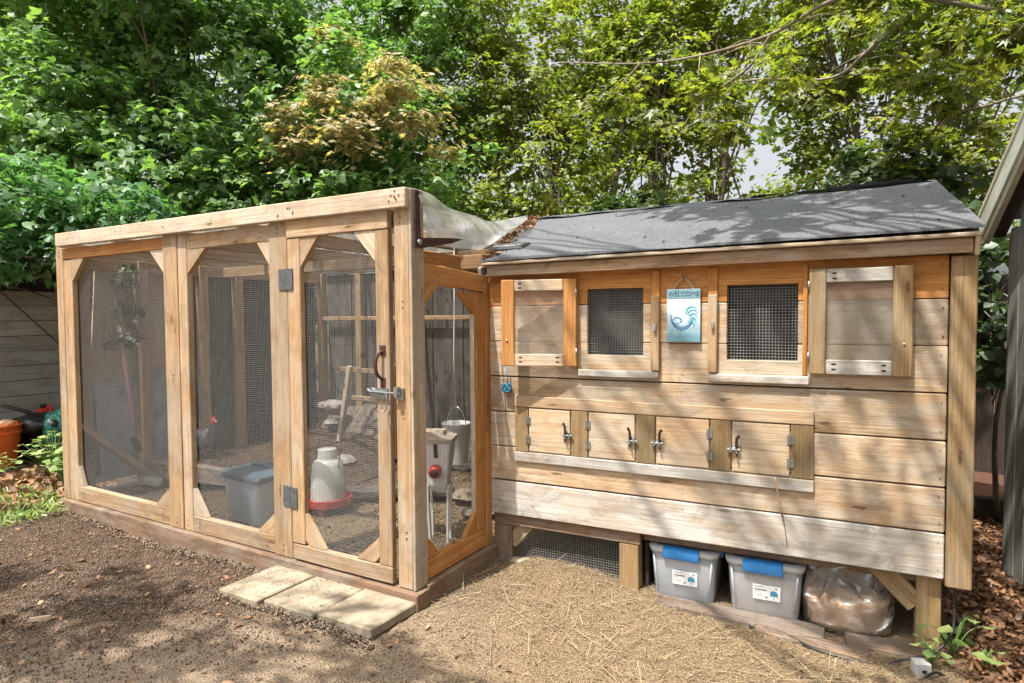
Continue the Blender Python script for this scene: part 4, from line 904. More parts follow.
# u from -.075..075, v 0..242 (local z)
join('rooster_print', 'ink1', sg_, [ribbon([(-.056, .125), (-.052, .095), (-.035, .072), (-.012, .060), (.015, .066), (.035, .085), (.045, .105)], [.003, .008, .014, .017, .014, .010, .004]), ribbon([(-.05, .10), (-.03, .112), (-.008, .100), (-.018, .085), (-.04, .085)], [.003, .007, .008, .008, .004]), ribbon([(-.028, .056), (-.03, .046)], [.004, .002]), ribbon([(-.010, .052), (-.012, .042)], [.003, .002])])
join('rooster_print', 'ink2', sg_, [ribbon([(.012, .125), (.018, .150), (.038, .160), (.062, .150)], [.006, .010, .008, .003], -.0090), ribbon([(.020, .125), (.03, .142), (.05, .145), (.066, .130)], [.005, .008, .007, .003], -.0092), ribbon([(.025, .118), (.04, .128), (.055, .125), (.063, .108)], [.005, .008, .007, .003], -.0094), ribbon([(.028, .105), (.042, .112), (.055, .100), (.055, .085)], [.006, .009, .007, .003], -.0096), ribbon([(.02, .09), (.036, .096), (.048, .082), (.045, .068)], [.006, .008, .006, .003], -.0098)])
join('rooster_print', 'ink3', sg_, [ribbon([(-.05, .118), (-.03, .098), (-.005, .09), (.02, .105)], [.006, .026, .030, .012], -.0083), ribbon([(-.055, .13), (-.062, .145), (-.055, .160), (-.045, .165), (-.040, .155)], [.002, .003, .004, .004, .001], -.0090), ribbon([(-.025, .088), (-.005, .080), (.01, .082)], [.006, .009, .004], -.0093), ribbon([(-.035, .192), (-.030, .192)], [.003, .003]), ribbon([(-.018, .193), (-.012, .191)], [.003, .003]), ribbon([(-.002, .191), (.003, .193)], [.003, .003]), ribbon([(.015, .192), (.020, .190)], [.003, .003])])['kind'] = 'stuff'
tube('hanging_cord', 'rope', sg_, catmull([(-.045, -.004, .235), (-.035, -.006, .26), (-.012, -.003, .285), (0, .008, .30), (.012, -.003, .285), (.035, -.006, .262), (.045, -.004, .235)], 6), .0045, 6)
tube('hook', 'iron', sg_, [(0, .012, .302), (0, -.006, .302)], .003, 6)

# blue cord with ball at the left
t = thing('blue_cord_ball', 'bundled blue cord hanging on the coop wall below the left shutter', 'cord', at_coop(.115, -.03, .87), TH)
tube('cord', 'bluecord', t, [(.006, .0, .01), (0, .005, .115)], .003, 6)
vs = []
pts = [(.024 * math.cos(a * 2.3) * math.cos(a * .37), .014 * math.sin(a * 1.7), .020 * math.sin(a * 2.3 + .5)) for a in np.linspace(0, 26, 120)]
tube('cord_bundle', 'bluecord', t, pts, .0042, 5)
tube('cord_end', 'bluecord', t, catmull([(-.01, 0, -.01), (-.012, .0, -.06), (-.006, .0, -.12)], 4), .0018, 5)
# straw stalk
o = tube('straw_stalk', 'rope', None, catmull([at_coop(1.421, -.028, .532), at_coop(1.445, -.03, .40), at_coop(1.452, -.012, .36)], 5), [.0045] * 6 + [.003] * 5, 6); tag(o, 'long dry straw hanging from the rightmost nest box door', 'straw')
o = tube('grass_stem', 'iron', None, catmull([at_coop(1.452, -.006, .37), at_coop(1.462, -.006, .30), at_coop(1.472, -.008, .232)], 4), .0014, 5); tag(o, 'thin dark grass stem on the lowest coop board, beneath the long straw', 'stem')

# clear storage bins
def bin_(s, label, contents, fillz, wdt=.325, rz=0.0):
    t = thing('storage_bin', label, 'storage bin', at_coop(s, .235, -.142), TH + rz, 'clear bins under the coop')
    D = .36; top = .262
    loft('bin_body', 'binclear', t, [rrect(0, 0, 0, wdt * .82, D * .86, .03, 5), rrect(0, 0, .008, wdt * .86, D * .9, .034, 5), rrect(0, 0, top - .035, wdt * .95, D * .97, .04, 5), rrect(0, 0, top - .03, wdt * .99, D, .04, 5), rrect(0, 0, top - .022, wdt * .99, D, .04, 5)])
    loft('contents', contents, t, [rrect(0, 0, .004, wdt * .80, D * .84, .03, 4), rrect(0, 0, fillz * .6, wdt * .855, D * .88, .03, 4), rrect(0, 0, fillz, wdt * .88, D * .90, .03, 4)], sm=False)
    loft('lid', flat('lid_plastic', (.50, .52, .53), .35, 0, .06), t, [rrect(0, 0, top - .022, wdt * 1.01, D * 1.02, .045, 5), rrect(0, 0, top - .004, wdt * 1.03, D * 1.04, .045, 5), rrect(0, 0, top, wdt * 1.0, D * 1.01, .045, 5), rrect(0, 0, top + .001, wdt * .85, D * .85, .04, 5), rrect(0, 0, top - .008, wdt * .83, D * .83, .04, 5)])
    y = -D / 2 * 1.04
    lt = loft('clip', 'blue', t, [rrect(-.005, y + .000, top - .048, .165, .012, .004), rrect(-.005, y - .004, top - .040, .17, .014, .004), rrect(-.005, y - .002, top + .0, .17, .022, .006), rrect(-.005, y + .012, top + .006, .165, .03, .006)])
    loft('clip', 'blue', t, [rrect(wdt / 2 + .003, -.02, top - .048, .012, .10, .004), rrect(wdt / 2 + .007, -.02, top - .01, .014, .11, .004), rrect(wdt / 2 - .004, -.02, top + .005, .02, .10, .004)])
    yl = -D / 2 * .94 - .006; yb = yl
    tilt_ = Matrix.Translation((0, yb - .002, .125)) @ Matrix.Rotation(R(4.0), 4, 'X')
    lb = bpy.data.objects.new('x', None); bpy.data.objects.remove(lb)
    v, f = boxd(-.058, .058, -.0008, .0008, -.034, .034); lab = link('label', mesh(v, f), 'white', t); lab.matrix_basis = tilt_ @ Matrix.Translation((.012, 0, 0))
    dd = [boxd(-.052, -.012, -.0014, -.0009, .024, .027), boxd(-.052, .0, -.0014, -.0009, .008, .015), boxd(-.052, -.03, -.0014, -.0009, .001, .0035)] + [boxd(-.052, -.02 + .008 * (k % 2), -.0014, -.0009, -.008 - .006 * k, -.0065 - .006 * k) for k in range(3)] + [boxd(-.006, .004, -.0014, -.0009, -.026, -.016)]
    join('label_print', 'print', lab, dd)
    dd = [([(x, -.0014, z) for x, z in [(.031 + .016 * math.cos(a), .0 + .014 * math.sin(a)) for a in np.linspace(0, math.pi, 9)]] + [(.015, -.0014, -.012), (.047, -.0014, -.012)], [(0, 1, 2, 3, 4, 5, 6, 7, 8, 9, 10)]), boxd(.028, .034, -.0014, -.0009, -.024, -.018), boxd(.036, .046, -.0014, -.0009, .022, .028)]
    join('label_mark', 'printblue', lab, dd)
    for sx in (-1, 1): tube('rib', 'binclear', t, [(sx * wdt * .37, -D / 2 * .93, .05), (sx * wdt * .42, -D / 2 * .985, top - .04)], .006, 6)
    return t
bin_(1.008, 'clear storage bin of grey grit with blue clips, nearest the middle coop post', 'seedgrey', .20)
bin_(1.372, 'clear storage bin of tan seed with blue clips, beside the plastic bag', 'seedtan', .185, .335)

# clear bag of shavings
t = thing('shavings_bag', 'crumpled clear plastic bag of wood shavings under the right end of the coop', 'plastic bag', at_coop(1.705, .17, -.135), TH)
def bagmesh(f, top, seed, amp):
    from mathutils import noise as mn
    rings = []; n = 110; nl = 34
    for q in range(nl):
        z = top * q / (nl - 1); u = z / .28; rx = (.168 + .012 * math.sin(u * 3) - .045 * u) * f; ry = (.125 - .04 * u) * f
        if q == 0: rx *= .9; ry *= .88
        ring = []
        for k in range(n):
            a = 2 * math.pi * k / n; cx = (abs(math.cos(a)) ** .65) * (1 if math.cos(a) > 0 else -1); cy = (abs(math.sin(a)) ** .65) * (1 if math.sin(a) > 0 else -1)
            v = Vector((cx * 1.6 + seed, cy * 1.6, u * 2.4)); d = 1 - abs(mn.noise(v * 1.3)) * 2.2; d2 = 1 - abs(mn.noise(v * 3.1 + Vector((7, 3, 1)))) * 2
            w = amp * (d * 1.1 + d2 * .55) * (0.35 + .65 * min(1, u * 3)); ring.append((cx * rx * (1 + w), cy * ry * (1 + w), z + (amp * .35 * d if q not in (0,) else 0)))
        rings.append(ring)
    return loft_mesh(rings)
link('bag_film', bagmesh(1, .28, 3, .10), 'bag', t)
o = link('shavings', bagmesh(.92, .13, 3, .09), 'shavings', t); o.location.z = .006
# timbers under the bins
for i, (s0, s1, t0, t1, z, lab, rz) in enumerate(((.82, 1.62, -.02, .10, -.16, 'long timber lying under the storage bins', -.02), (1.35, 1.78, -.085, .0, -.165, 'reddish brown timber in front of the seed bin', -.06), (1.70, 2.02, -.06, .06, -.160, 'pale timber block at the foot of the right post', .02))):
    o = bar('ground_timber', ('log', 'dark', 'log')[i], None, at_coop(s0, (t0 + t1) / 2, z + .004), at_coop(s1, (t0 + t1) / 2 + rz, z), t1 - t0, .07, (0, 1, 0)); tag(o, lab, 'timber', None)
# bricks
o = box('brick', 'conc', None, 0, .10, 0, .06, 0, .05); o.matrix_world = Matrix.Translation(at_coop(.155, .04, -.085)) @ Matrix.Rotation(.3, 4, 'Z'); tag(o, 'small tan brick beside the left leg of the coop', 'brick')
o = box('concrete_block', 'conc', None, 0, .16, 0, .12, 0, .08); o.matrix_world = Matrix.Translation(at_coop(2.03, .01, -.17)) @ Matrix.Rotation(.1, 4, 'Z'); tag(o, 'concrete footing block at the right post of the coop', 'block')
# cable and little box
o = tube('black_cable', 'black', None, catmull([at_coop(2.075, .03, .30), at_coop(2.08, .03, .10), at_coop(2.07, .0, -.02), at_coop(2.00, -.06, -.09), at_coop(1.86, -.12, -.13), at_coop(1.82, -.16, -.14), at_coop(1.60, -.14, -.135), at_coop(1.45, -.06, -.13), at_coop(1.32, -.05, -.132)], 8), .0055, 8); tag(o, 'black electric cable running down the right post and along the ground', 'cable')
o = tube('black_cord_end', 'black', None, catmull([(1.93, .50, -.13), (1.99, .56, -.10), (2.03, .60, -.12), (2.07, .56, -.14)], 5), .005, 8); tag(o, 'short loose end of black cable beside the small metal box', 'cable')
t = thing('metal_box', 'small dented metal outlet box on the ground by the right post', 'metal box', (1.955, .60, -.135), .4)
loft('box_shell', 'galv', t, [rrect(0, 0, 0, .055, .05, .006), rrect(0, 0, .05, .055, .05, .006), rrect(0, 0, .054, .045, .04, .005)]); box('cover_screw', 'iron', t, -.008, .008, -.028, -.0255, .018, .03)
# chipped dirt piece before the slabs
for x, y, s_ in ((-.47, -.40, .05), (-.40, -.38, .035)): rock('flat clod of dried dirt before the %s paving slab' % ('left' if x < -.45 else 'middle'), x, y, -.085, (s_, s_ * .6, .014), None, 'conc')
o = bar('bark_chip', 'pine', None, (-1.42, -.92, -.078), (-1.36, -.86, -.075), .02, .006, (0, 0, 1)); tag(o, 'tan wood chip on the dark soil at lower left', 'wood chip')

# ================================================================ SURROUNDINGS
# grey siding building at the far left
sh = thing('grey_shed', 'grey building with horizontal board siding at the far left', 'building', (0, 0, 0))
for k in range(13): o = box('siding_board', 'siding', sh, -5.72, -5.69, -2.5, 3.6, -.12 + k * .152, -.12 + k * .152 + .148); o.rotation_euler.rotate(Euler((0, 0, 0)))
box('eave_board', 'fence', sh, -5.66, -5.40, -2.5, 3.6, 1.66, 1.74); box('backing', 'fence', sh, -5.78, -5.73, -2.5, 3.6, -.2, 2.4); box('frieze', 'fence', sh, -5.70, -5.66, -2.5, 3.6, 1.55, 1.66)
prism('roof_panel', 'fence', sh, [(-5.35, 1.76), (-5.35, 1.80), (-8.0, 2.6), (-8.0, 2.56)], -2.6, 3.7)
o = tube('wire_line', 'iron', None, catmull([(-5.6, .55, 1.60), (-5.55, .9, 1.2), (-5.5, 1.25, .8)], 5), .006, 5); tag(o, 'thin wire slanting across the grey siding', 'wire')
o = tube('dark_pole', 'iron', None, [(-5.3, .1, .62), (-4.9, .95, .22)], .018, 8); tag(o, 'dark pole leaning behind the orange bucket', 'pole')

# orange bucket and clutter
t = thing('orange_bucket', 'orange plastic bucket filled with tan clods at the left edge', 'bucket', (-5.15, .33, -.10))
loft('bucket_body', 'orangep', t, [circ(0, 0, 0, .17, 28), circ(0, 0, .32, .215, 28), circ(0, 0, .325, .228, 28), circ(0, 0, .345, .228, 28), circ(0, 0, .35, .215, 28), circ(0, 0, .36, .218, 28), circ(0, 0, .40, .24, 28), circ(0, 0, .405, .23, 28), circ(0, 0, .37, .22, 28)])
tube('bail', 'iron', t, catmull([(.22, -.05, .33), (.20, -.2, .2), (.05, -.24, .16), (-.15, -.2, .2)], 5), .006, 6)
for k in range(7):
    a = k * .9; bm = bmesh.new(); bmesh.ops.create_icosphere(bm, subdivisions=1, radius=.06)
    for v in bm.verts: v.co = Vector((v.co.x * random.uniform(.9, 1.6), v.co.y * random.uniform(.8, 1.3), v.co.z * .6))
    me = bpy.data.meshes.new('m'); bm.to_mesh(me); bm.free(); o = link('clod', me, 'shavings', t); o.location = (.12 * math.cos(a) * (k > 0), .12 * math.sin(a) * (k > 0), .40)
t = thing('red_jug', 'red plastic jug standing behind the orange bucket', 'jug', (-5.5, .92, .17))
loft('jug_body', 'red', t, [rrect(0, 0, 0, .22, .16, .04), rrect(0, 0, .12, .24, .18, .05), rrect(.0, 0, .17, .18, .13, .04), rrect(-.04, 0, .19, .08, .08, .03)]); tube('cap', 'black', t, [(-.05, 0, .19), (-.05, 0, .225)], .03, 12)
tube('handle', 'red', t, catmull([(.02, 0, .165), (.04, 0, .21), (.09, 0, .20), (.10, 0, .14)], 4), .014, 8)
o = box('crate', 'fence', None, -5.66, -5.30, .1, 1.5, -.12, .19); tag(o, 'dark low crate of clutter along the grey siding', 'crate')
bm = bmesh.new(); bmesh.ops.create_icosphere(bm, subdivisions=3, radius=1)
for v in bm.verts:
    k = 1 + .12 * math.sin(v.co.x * 6) + .1 * math.sin(v.co.y * 8 + 1) + .08 * math.sin(v.co.z * 9); v.co = Vector((v.co.x * .2 * k, v.co.y * .2 * k, v.co.z * .17 * k))
me = bpy.data.meshes.new('m'); bm.to_mesh(me); bm.free(); smooth(me); o = link('teal_bag', me, 'greenbag'); o.location = (-5.02, .86, .22); tag(o, 'crumpled teal plastic bag beside the run corner', 'bag')
bm = bmesh.new(); bmesh.ops.create_icosphere(bm, subdivisions=3, radius=1)
for v in bm.verts:
    k = 1 + .12 * math.sin(v.co.x * 6) + .1 * math.sin(v.co.y * 8 + 1); v.co = Vector((v.co.x * .28 * k, v.co.y * .2 * k, v.co.z * .10 * k))
me = bpy.data.meshes.new('m'); bm.to_mesh(me); bm.free(); smooth(me); o = link('dark_bag', me, 'black'); o.location = (-5.15, .72, .26); tag(o, 'black plastic sheet heaped behind the orange bucket', 'bag')

# right shed
t = thing('garden_shed', 'weathered shed with vertical boards and pale green rake boards at the right edge', 'shed', (0, 0, 0))
t.matrix_basis = Matrix.Translation((2.39, 1.92, 0)) @ Matrix.Rotation(R(10), 4, 'Z') @ Matrix.Translation((-2.39, -1.92, 0))
y = 1.92; RK = .72
k = 0
while y > -1.2:
    w_ = .118; box('siding_board', 'shed', t, 2.39 + random.uniform(-.0015, .0015), 2.412, y - w_, y - .004, -.13, 1.60 + RK * (2.03 - y)); y -= w_; k += 1
box('corner_trim', 'shed', t, 2.395, 2.46, 1.924, 1.95, -.13, 1.64); box('end_wall', 'shed', t, 2.44, 4.6, 1.88, 1.915, -.13, 1.7)
M['palegreen'] = wood('rake_paint', (.72, .76, .66), (.62, .66, .56), weather=.2, knots=.1, grey=(.66, .68, .62)); M['cream'] = wood('rake_cream', (.68, .64, .52), (.56, .52, .40), weather=.3, knots=.1)
A = Vector((2.30, 2.03, 1.755)); B = Vector((2.30, -.6, 1.755 + RK * 2.63)); 
bar('rake_board', 'palegreen', t, A + Vector((0, 0, -.062)), B + Vector((0, 0, -.062)), .100, .025)
bar('rake_board', 'cream', t, A + Vector((.012, -.02, -.132)), B + Vector((.012, 0, -.132)), .036, .03)
bar('drip_board', 'cream', t, A + Vector((-.006, .01, .005)), B + Vector((-.006, 0, .005)), .03, .022)
bar('soffit', 'fence', t, A + Vector((.055, -.03, -.11)), B + Vector((.055, 0, -.11)), .08, .012, (1, 0, 0))
prism('roof_slab', 'roofing', t, [(2.07, 1.742), (-.6, 1.742 + RK * 2.67), (-.6, 1.774 + RK * 2.67), (2.07, 1.774)], 2.292, 4.8, (1, 0), 'yz')
# dark fence behind the gap
fn = thing('board_fence', 'dark old board fence behind the gap between coop and shed', 'fence', (0, 0, 0))
for k in range(44):
    x = -3.4 + k * .152
    box('fence_board', 'fence', fn, x, x + .146, 4.4 + .002 * (k % 3), 4.42, -.2, 1.55 + random.uniform(-.02, .02))
box('fence_rail', 'fence', fn, -3.4, 3.3, 4.425, 4.46, .3, .39); box('fence_rail', 'fence', fn, -3.4, 3.3, 4.425, 4.46, 1.2, 1.29)
o = box('fallen_rail', 'fence', None, 2.05, 2.9, 2.9, 2.98, -.1, .02); tag(o, 'dark rail lying on the leaf litter at the foot of the fence', 'rail')

# ---------------------------------------------------------------- trees
def tree(lab, cat_name, name, ells, n, size, mat, base, tops, r0, tpl=LEAF2, seed=1, group=None, bark='bark', nb=46, **kw):
    t = thing(name, lab, 'tree', base, 0, group); bl = Vector(base)
    E_ = [((c[0] - bl.x, c[1] - bl.y, c[2] - bl.z), r) for c, r in ells]
    o, cen = crown('crown', mat, t, E_, n, size, tpl, seed=seed, **kw)
    st = random.getstate(); random.seed(seed)
    for i, tp in enumerate(tops):
        p = [(0, 0, 0) if i == 0 else (0, 0, .1)]; T_ = Vector(tp) - bl
        for f in (.33, .66): p.append((T_.x * f + random.uniform(-.12, .12), T_.y * f + random.uniform(-.12, .12), T_.z * f))
        p.append(tuple(T_)); tk = trunk('trunk' if i == 0 else 'limb', bark, t, p, r0 * (1 if i == 0 else .62), r0 * .28)
        # limbs
    br = []
    tops_l = [Vector(tp) - bl for tp in tops]
    for k in range(min(nb, len(cen))):
        c = Vector(cen[random.randrange(len(cen))]); tp = min(tops_l, key=lambda q: (q - c).length); f = random.uniform(.45, .95); s = tp * f; mid = (s + c) / 2 + Vector((random.uniform(-.1, .1), random.uniform(-.1, .1), random.uniform(.0, .2)))
        q = catmull([s, mid, c], 4); br.append(tube_data(q, [r0 * .16 * (1 - .8 * i / (len(q) - 1)) + .003 for i in range(len(q))], 5))
    o = join('branches', bark, t, br, True); random.setstate(st)
    return t
G_ = 'trees behind the run and coop'
tree('tall bright green maple filling the upper left of the photo', 'tree', 'maple_tree', [((-7.8, 2.2, 4.6), (1.9, 1.2, 1.6)), ((-6.2, 3.2, 4.6), (1.7, 1.2, 1.5)), ((-6.0, 2.4, 3.0), (1.6, 1.0, 1.3)), ((-5.0, 3.2, 2.7), (1.4, .9, 1.2)), ((-6.6, 2.0, 5.9), (2.2, 1.4, 1.2)), ((-4.2, 3.6, 3.9), (1.2, .9, 1.0)), ((-5.6, 3.6, 5.6), (1.3, .9, 1.0)), ((-6.6, 1.6, 3.6), (1.0, .9, 1.2)), ((-4.1, 3.3, 2.75), (1.0, .45, .62)), ((-3.1, 3.8, 2.7), (.8, .45, .6))], 56000, .100, 'leaf_green', (-6.3, 3.0, -.1), [(-6.2, 3.0, 5.0), (-5.0, 3.3, 4.2), (-7.4, 2.5, 4.6)], .13, LOBE, 21, G_, per=30, crad=.28, tilt=.6)
tree('mid green tree with bluish leaves between the bright maple and the bronze maple', 'tree', 'shade_tree', [((-4.9, 4.9, 4.9), (1.5, 1.0, 1.5)), ((-3.9, 4.9, 3.4), (1.4, .9, 1.4)), ((-5.2, 4.6, 3.3), (1.2, .9, 1.2)), ((-3.9, 5.0, 5.4), (1.3, .9, 1.0))], 34000, .095, 'leaf_green', (-4.6, 5.2, -.1), [(-4.6, 5.0, 4.6), (-3.9, 5.0, 3.6)], .12, LEAF2, 22, G_, per=40, crad=.26)
tree('broad leaved bush hanging over the left corner of the run', 'bush', 'leafy_bush', [((-5.0, .55, 2.45), (.55, .6, .45)), ((-4.75, .9, 1.95), (.5, .55, .40)), ((-4.6, 1.25, 2.25), (.55, .5, .40)), ((-5.1, .2, 1.85), (.45, .5, .35)), ((-4.1, 1.2, 1.75), (.35, .4, .30))], 6200, .085, 'leaf_bush', (-5.0, 1.5, -.1), [(-4.9, .9, 2.3), (-4.6, 1.3, 2.2)], .045, LOBE, 23, None, per=26, crad=.2, tilt=.7)
tree('bronze and gold leaved Japanese maple above the run', 'tree', 'bronze_maple', [((-4.25, 2.95, 3.62), (.40, .3, .05)), ((-3.8, 3.0, 3.75), (.55, .3, .05)), ((-3.3, 3.2, 3.66), (.40, .3, .05)), ((-4.1, 2.9, 3.42), (.5, .3, .05)), ((-3.5, 3.0, 3.38), (.5, .3, .05)), ((-4.0, 2.9, 3.22), (.35, .3, .05)), ((-3.3, 3.2, 3.22), (.35, .3, .05)), ((-3.8, 3.1, 4.0), (.35, .25, .05)), ((-2.8, 3.5, 3.5), (.5, .3, .06)), ((-2.9, 3.4, 3.85), (.5, .3, .06)), ((-3.0, 3.4, 4.15), (.3, .3, .05)), ((-3.9, 3.4, 4.65), (.25, .2, .10)), ((-2.5, 3.6, 3.15), (.35, .3, .05))], 3300, .085, 'leaf_gold', (-4.4, 3.9, -.1), [(-3.8, 3.3, 3.7)], .03, MAPLE, 24, G_, per=22, crad=.24, flatz=.10, tilt=.28, shell=.0, bark='bark2', nb=12)
tree('olive green maple with slim trunks behind the gap between run and coop', 'tree', 'olive_maple', [((-3.1, 5.4, 4.3), (1.1, .9, 1.0)), ((-2.2, 5.9, 4.8), (1.3, .9, 1.3)), ((-2.0, 5.4, 3.2), (1.2, .8, .9)), ((-2.9, 4.8, 2.4), (1.1, .6, .7)), ((-1.1, 5.9, 4.2), (1.1, .8, 1.1)), ((-1.6, 5.4, 2.3), (1.1, .6, .6)), ((-3.2, 5.2, 5.6), (1.3, .8, .8))], 34000, .085, 'leaf_olive', (-1.7, 5.6, -.1), [(-.95, 5.7, 4.8), (-2.2, 5.7, 4.5), (-2.9, 5.2, 3.6)], .075, LEAF2, 25, G_, per=36, crad=.24, flatz=.3, tilt=.45)
tree('dark trunked maple standing behind the middle of the coop roof', 'tree', 'shade_maple', [((-.5, 5.9, 4.6), (1.0, .8, .9)), ((-.45, 5.8, 3.2), (.75, .7, .75)), ((.45, 6.0, 5.0), (1.0, .8, .65)), ((-.9, 5.6, 2.4), (.8, .6, .5)), ((-.9, 6.0, 5.6), (1.2, .8, .8)), ((.2, 6.2, 2.5), (.5, .4, .35))], 18000, .085, 'leaf_olive', (-.35, 5.9, -.1), [(-.75, 5.75, 4.4), (.32, 5.73, 4.3)], .085, LEAF2, 26, G_, per=36, crad=.24, flatz=.3, tilt=.45)
tree('olive Japanese maple behind the right end of the coop roof', 'tree', 'olive_maple', [((1.6, 5.4, 4.0), (1.0, .7, .7)), ((2.4, 5.2, 3.6), (.9, .7, .6)), ((2.0, 6.0, 2.9), (1.0, .6, .65)), ((2.7, 5.2, 2.6), (.7, .6, .5)), ((1.4, 5.8, 4.9), (1.2, .7, .6)), ((1.2, 5.7, 2.5), (.5, .5, .35)), ((3.0, 5.0, 4.6), (1.2, .7, .9)), ((.95, 5.8, 4.0), (.5, .5, .5)), ((1.15, 5.9, 3.1), (.30, .4, .45)), ((1.9, 4.9, 4.9), (1.0, .6, .7))], 25000, .08, 'leaf_olive', (2.1, 5.6, -.1), [(1.3, 5.5, 4.3), (2.5, 5.3, 3.6)], .07, LEAF2, 27, G_, per=36, crad=.22, flatz=.25, tilt=.4)
# near star-leaved sprays of the Japanese maple with long bare boughs
t = thing('overhanging_maple', 'Japanese maple with long pale boughs and star shaped leaves reaching over the coop roof', 'tree', (3.9, 4.6, -.1)); bl = Vector((3.9, 4.6, -.1))
BR = [[(3.6, 4.2, 3.2), (2.2, 3.6, 3.60), (1.58, 2.86, 3.47), (1.07, 3.03, 3.39), (.51, 3.16, 3.4), (-.05, 3.31, 3.50), (-.85, 3.32, 3.68)],
      [(2.4, 3.1, 3.75), (2.07, 3.26, 3.5), (1.73, 3.4, 3.27), (1.46, 3.47, 3.13), (.94, 3.41, 3.2), (.44, 3.46, 3.25)],
      [(3.2, 3.8, 2.75), (2.74, 3.62, 2.81), (2.47, 3.81, 2.82), (2.13, 4.08, 2.87), (1.73, 4.32, 3.0)],
      [(3.0, 3.5, 3.6), (2.73, 3.64, 3.35), (2.53, 4.0, 3.2), (2.31, 4.19, 2.93), (2.15, 4.31, 2.57)],
      [(1.97, 4.32, 2.5), (2.2, 4.12, 2.77), (2.46, 4.05, 3.18), (2.66, 3.95, 3.56)],
      [(1.07, 3.03, 3.39), (.9, 3.1, 3.2), (.55, 3.2, 3.05), (.3, 3.3, 2.85)], [(-.05, 3.31, 3.5), (-.3, 3.3, 3.3), (-.7, 3.35, 3.15)]]
trunk('trunk', 'bark', t, [(0, 0, 0), (-.15, -.1, 1.2), (-.2, -.3, 2.3), (-.3, -.4, 3.3)], .09, .045)
tw = []
for i, b_ in enumerate(BR): trunk('bough', 'bark2', t, [Vector(p) - bl for p in b_], .021 if i < 2 else .014, .006, 7, 6)
g = random.Random(3); tips = []
for b_ in BR:
    c = catmull(b_, 6)
    for k in range(2, len(c), 2):
        p = c[k]; d = Vector((g.uniform(-1, 1), g.uniform(-.6, .6), g.uniform(-.7, .5))).normalized() * g.uniform(.2, .55); q = [p, p + d * .5 + Vector((0, 0, .03)), p + d]; tips.append(p + d); tw.append(tube_data([x - bl for x in q], [.005, .0035, .002], 5))
join('twigs', 'bark2', t, tw, True)['kind'] = 'stuff'
ells = [(tuple(x - bl), (.16, .16, .09)) for x in tips]
crown('crown', 'leaf_olive', t, ells, 4200, .085, MAPLE, per=18, crad=.17, seed=31, flatz=.22, tilt=.35)
# low shrubs behind the coop ridge
tree('low glossy shrub just behind the coop ridge', 'shrub', 'glossy_shrub', [((.2, 3.9, 2.0), (.9, .4, .30)), ((1.3, 4.1, 2.05), (.8, .4, .30)), ((-1.0, 3.9, 1.95), (1.0, .4, .35)), ((-2.1, 4.0, 1.9), (.9, .4, .5)), ((1.9, 4.2, 2.35), (.6, .35, .35)), ((-.4, 4.1, 2.25), (.7, .35, .25))], 12000, .09, 'leaf_dark', (.2, 4.0, -.1), [(.3, 4.0, 1.8), (1.1, 4.0, 1.8), (-1.1, 4.0, 1.7)], .04, BROAD, 33, None, per=24, crad=.16)
tree('dark ivy climbing the fence between coop and shed', 'ivy', 'ivy', [((2.32, 2.7, 1.45), (.16, .30, .30)), ((2.40, 2.5, 1.05), (.12, .25, .25)), ((2.30, 2.9, 1.75), (.2, .3, .2))], 1500, .075, 'leaf_dark', (2.5, 2.9, -.1), [(2.4, 2.75, 1.5)], .02, BROAD, 34, None, per=20, crad=.12, tilt=.9)
tree('leafy sprig hanging inside the upper left of the run', 'plant', 'hanging_sprig', [((-3.0, .36, 1.55), (.05, .10, .10)), ((-2.97, .42, 1.35), (.05, .10, .10)), ((-2.98, .42, 1.10), (.05, .20, .05))], 190, .06, 'leaf_dark', (-3.03, .30, 1.60), [(-2.98, .42, 1.1)], .006, BROAD, 35, None, per=9, crad=.07, tilt=.9)
# far trees
o, _ = crown('distant_trees', 'leaf_far', None, [((-11, 8, 4), (3.5, 2, 4)), ((-6, 11, 4.5), (3.5, 2, 4)), ((-1.5, 12, 5.2), (3, 1.5, 3.2)), ((4.6, 12, 4.4), (2.6, 1.5, 3.8)), ((8, 10, 4), (3, 2, 4)), ((2.0, 12.5, 7.4), (3, 1.4, 1.6)), ((-13, 3, 4), (2.5, 3, 4)), ((1.0, 12, .7), (5, 1.2, 1.2))], 26000, .20, LEAF2, per=40, crad=.6, seed=41)
tag(o, 'far trees seen through the gaps in the nearer foliage', 'trees', kind='stuff')
# foliage above the yard, outside the picture: its shade dapples roof, wall and soil
def over(lab, ells, n, base, top, seed):
    return tree(lab, 'tree', 'yard_tree', ells, n, .11, 'leaf_green', base, [top], .11, LEAF2, seed, None, per=30, crad=.22, tilt=.4)

yt = over('tall yard maple whose boughs reach over the coop roof from the right', [((1.55, -.05, 4.6), (.85, .55, .30)), ((1.75, .0, 4.7), (.5, .4, .2)), ((.75, .15, 4.8), (.5, .35, .22)), ((1.48, -1.15, 4.75), (.36, .26, .16)), ((-1.9, -2.9, 4.4), (1.1, .5, .3)), ((-1.7, -.2, 5.3), (1.0, .5, .3)), ((-.4, -2.75, 4.5), (.8, .35, .2))], 3300, (4.4, -3.4, -.1), (2.3, -2.1, 5.3), 51)
for q in ([(3.0, -2.7, 5.1), (1.8, -2.2, 4.9), (.9, -2.45, 4.75), (.1, -2.5, 4.7), (-.9, -2.75, 4.6), (-1.9, -2.9, 4.5)], [(2.3, -2.1, 5.2), (2.0, -1.2, 4.9), (1.5, -.4, 4.7), (.8, .2, 4.8), (-.5, .0, 5.2), (-1.5, -.2, 5.3)]): trunk('limb', 'bark', yt, [Vector(p) - Vector((4.4, -3.4, -.1)) for p in q], .035, .012)
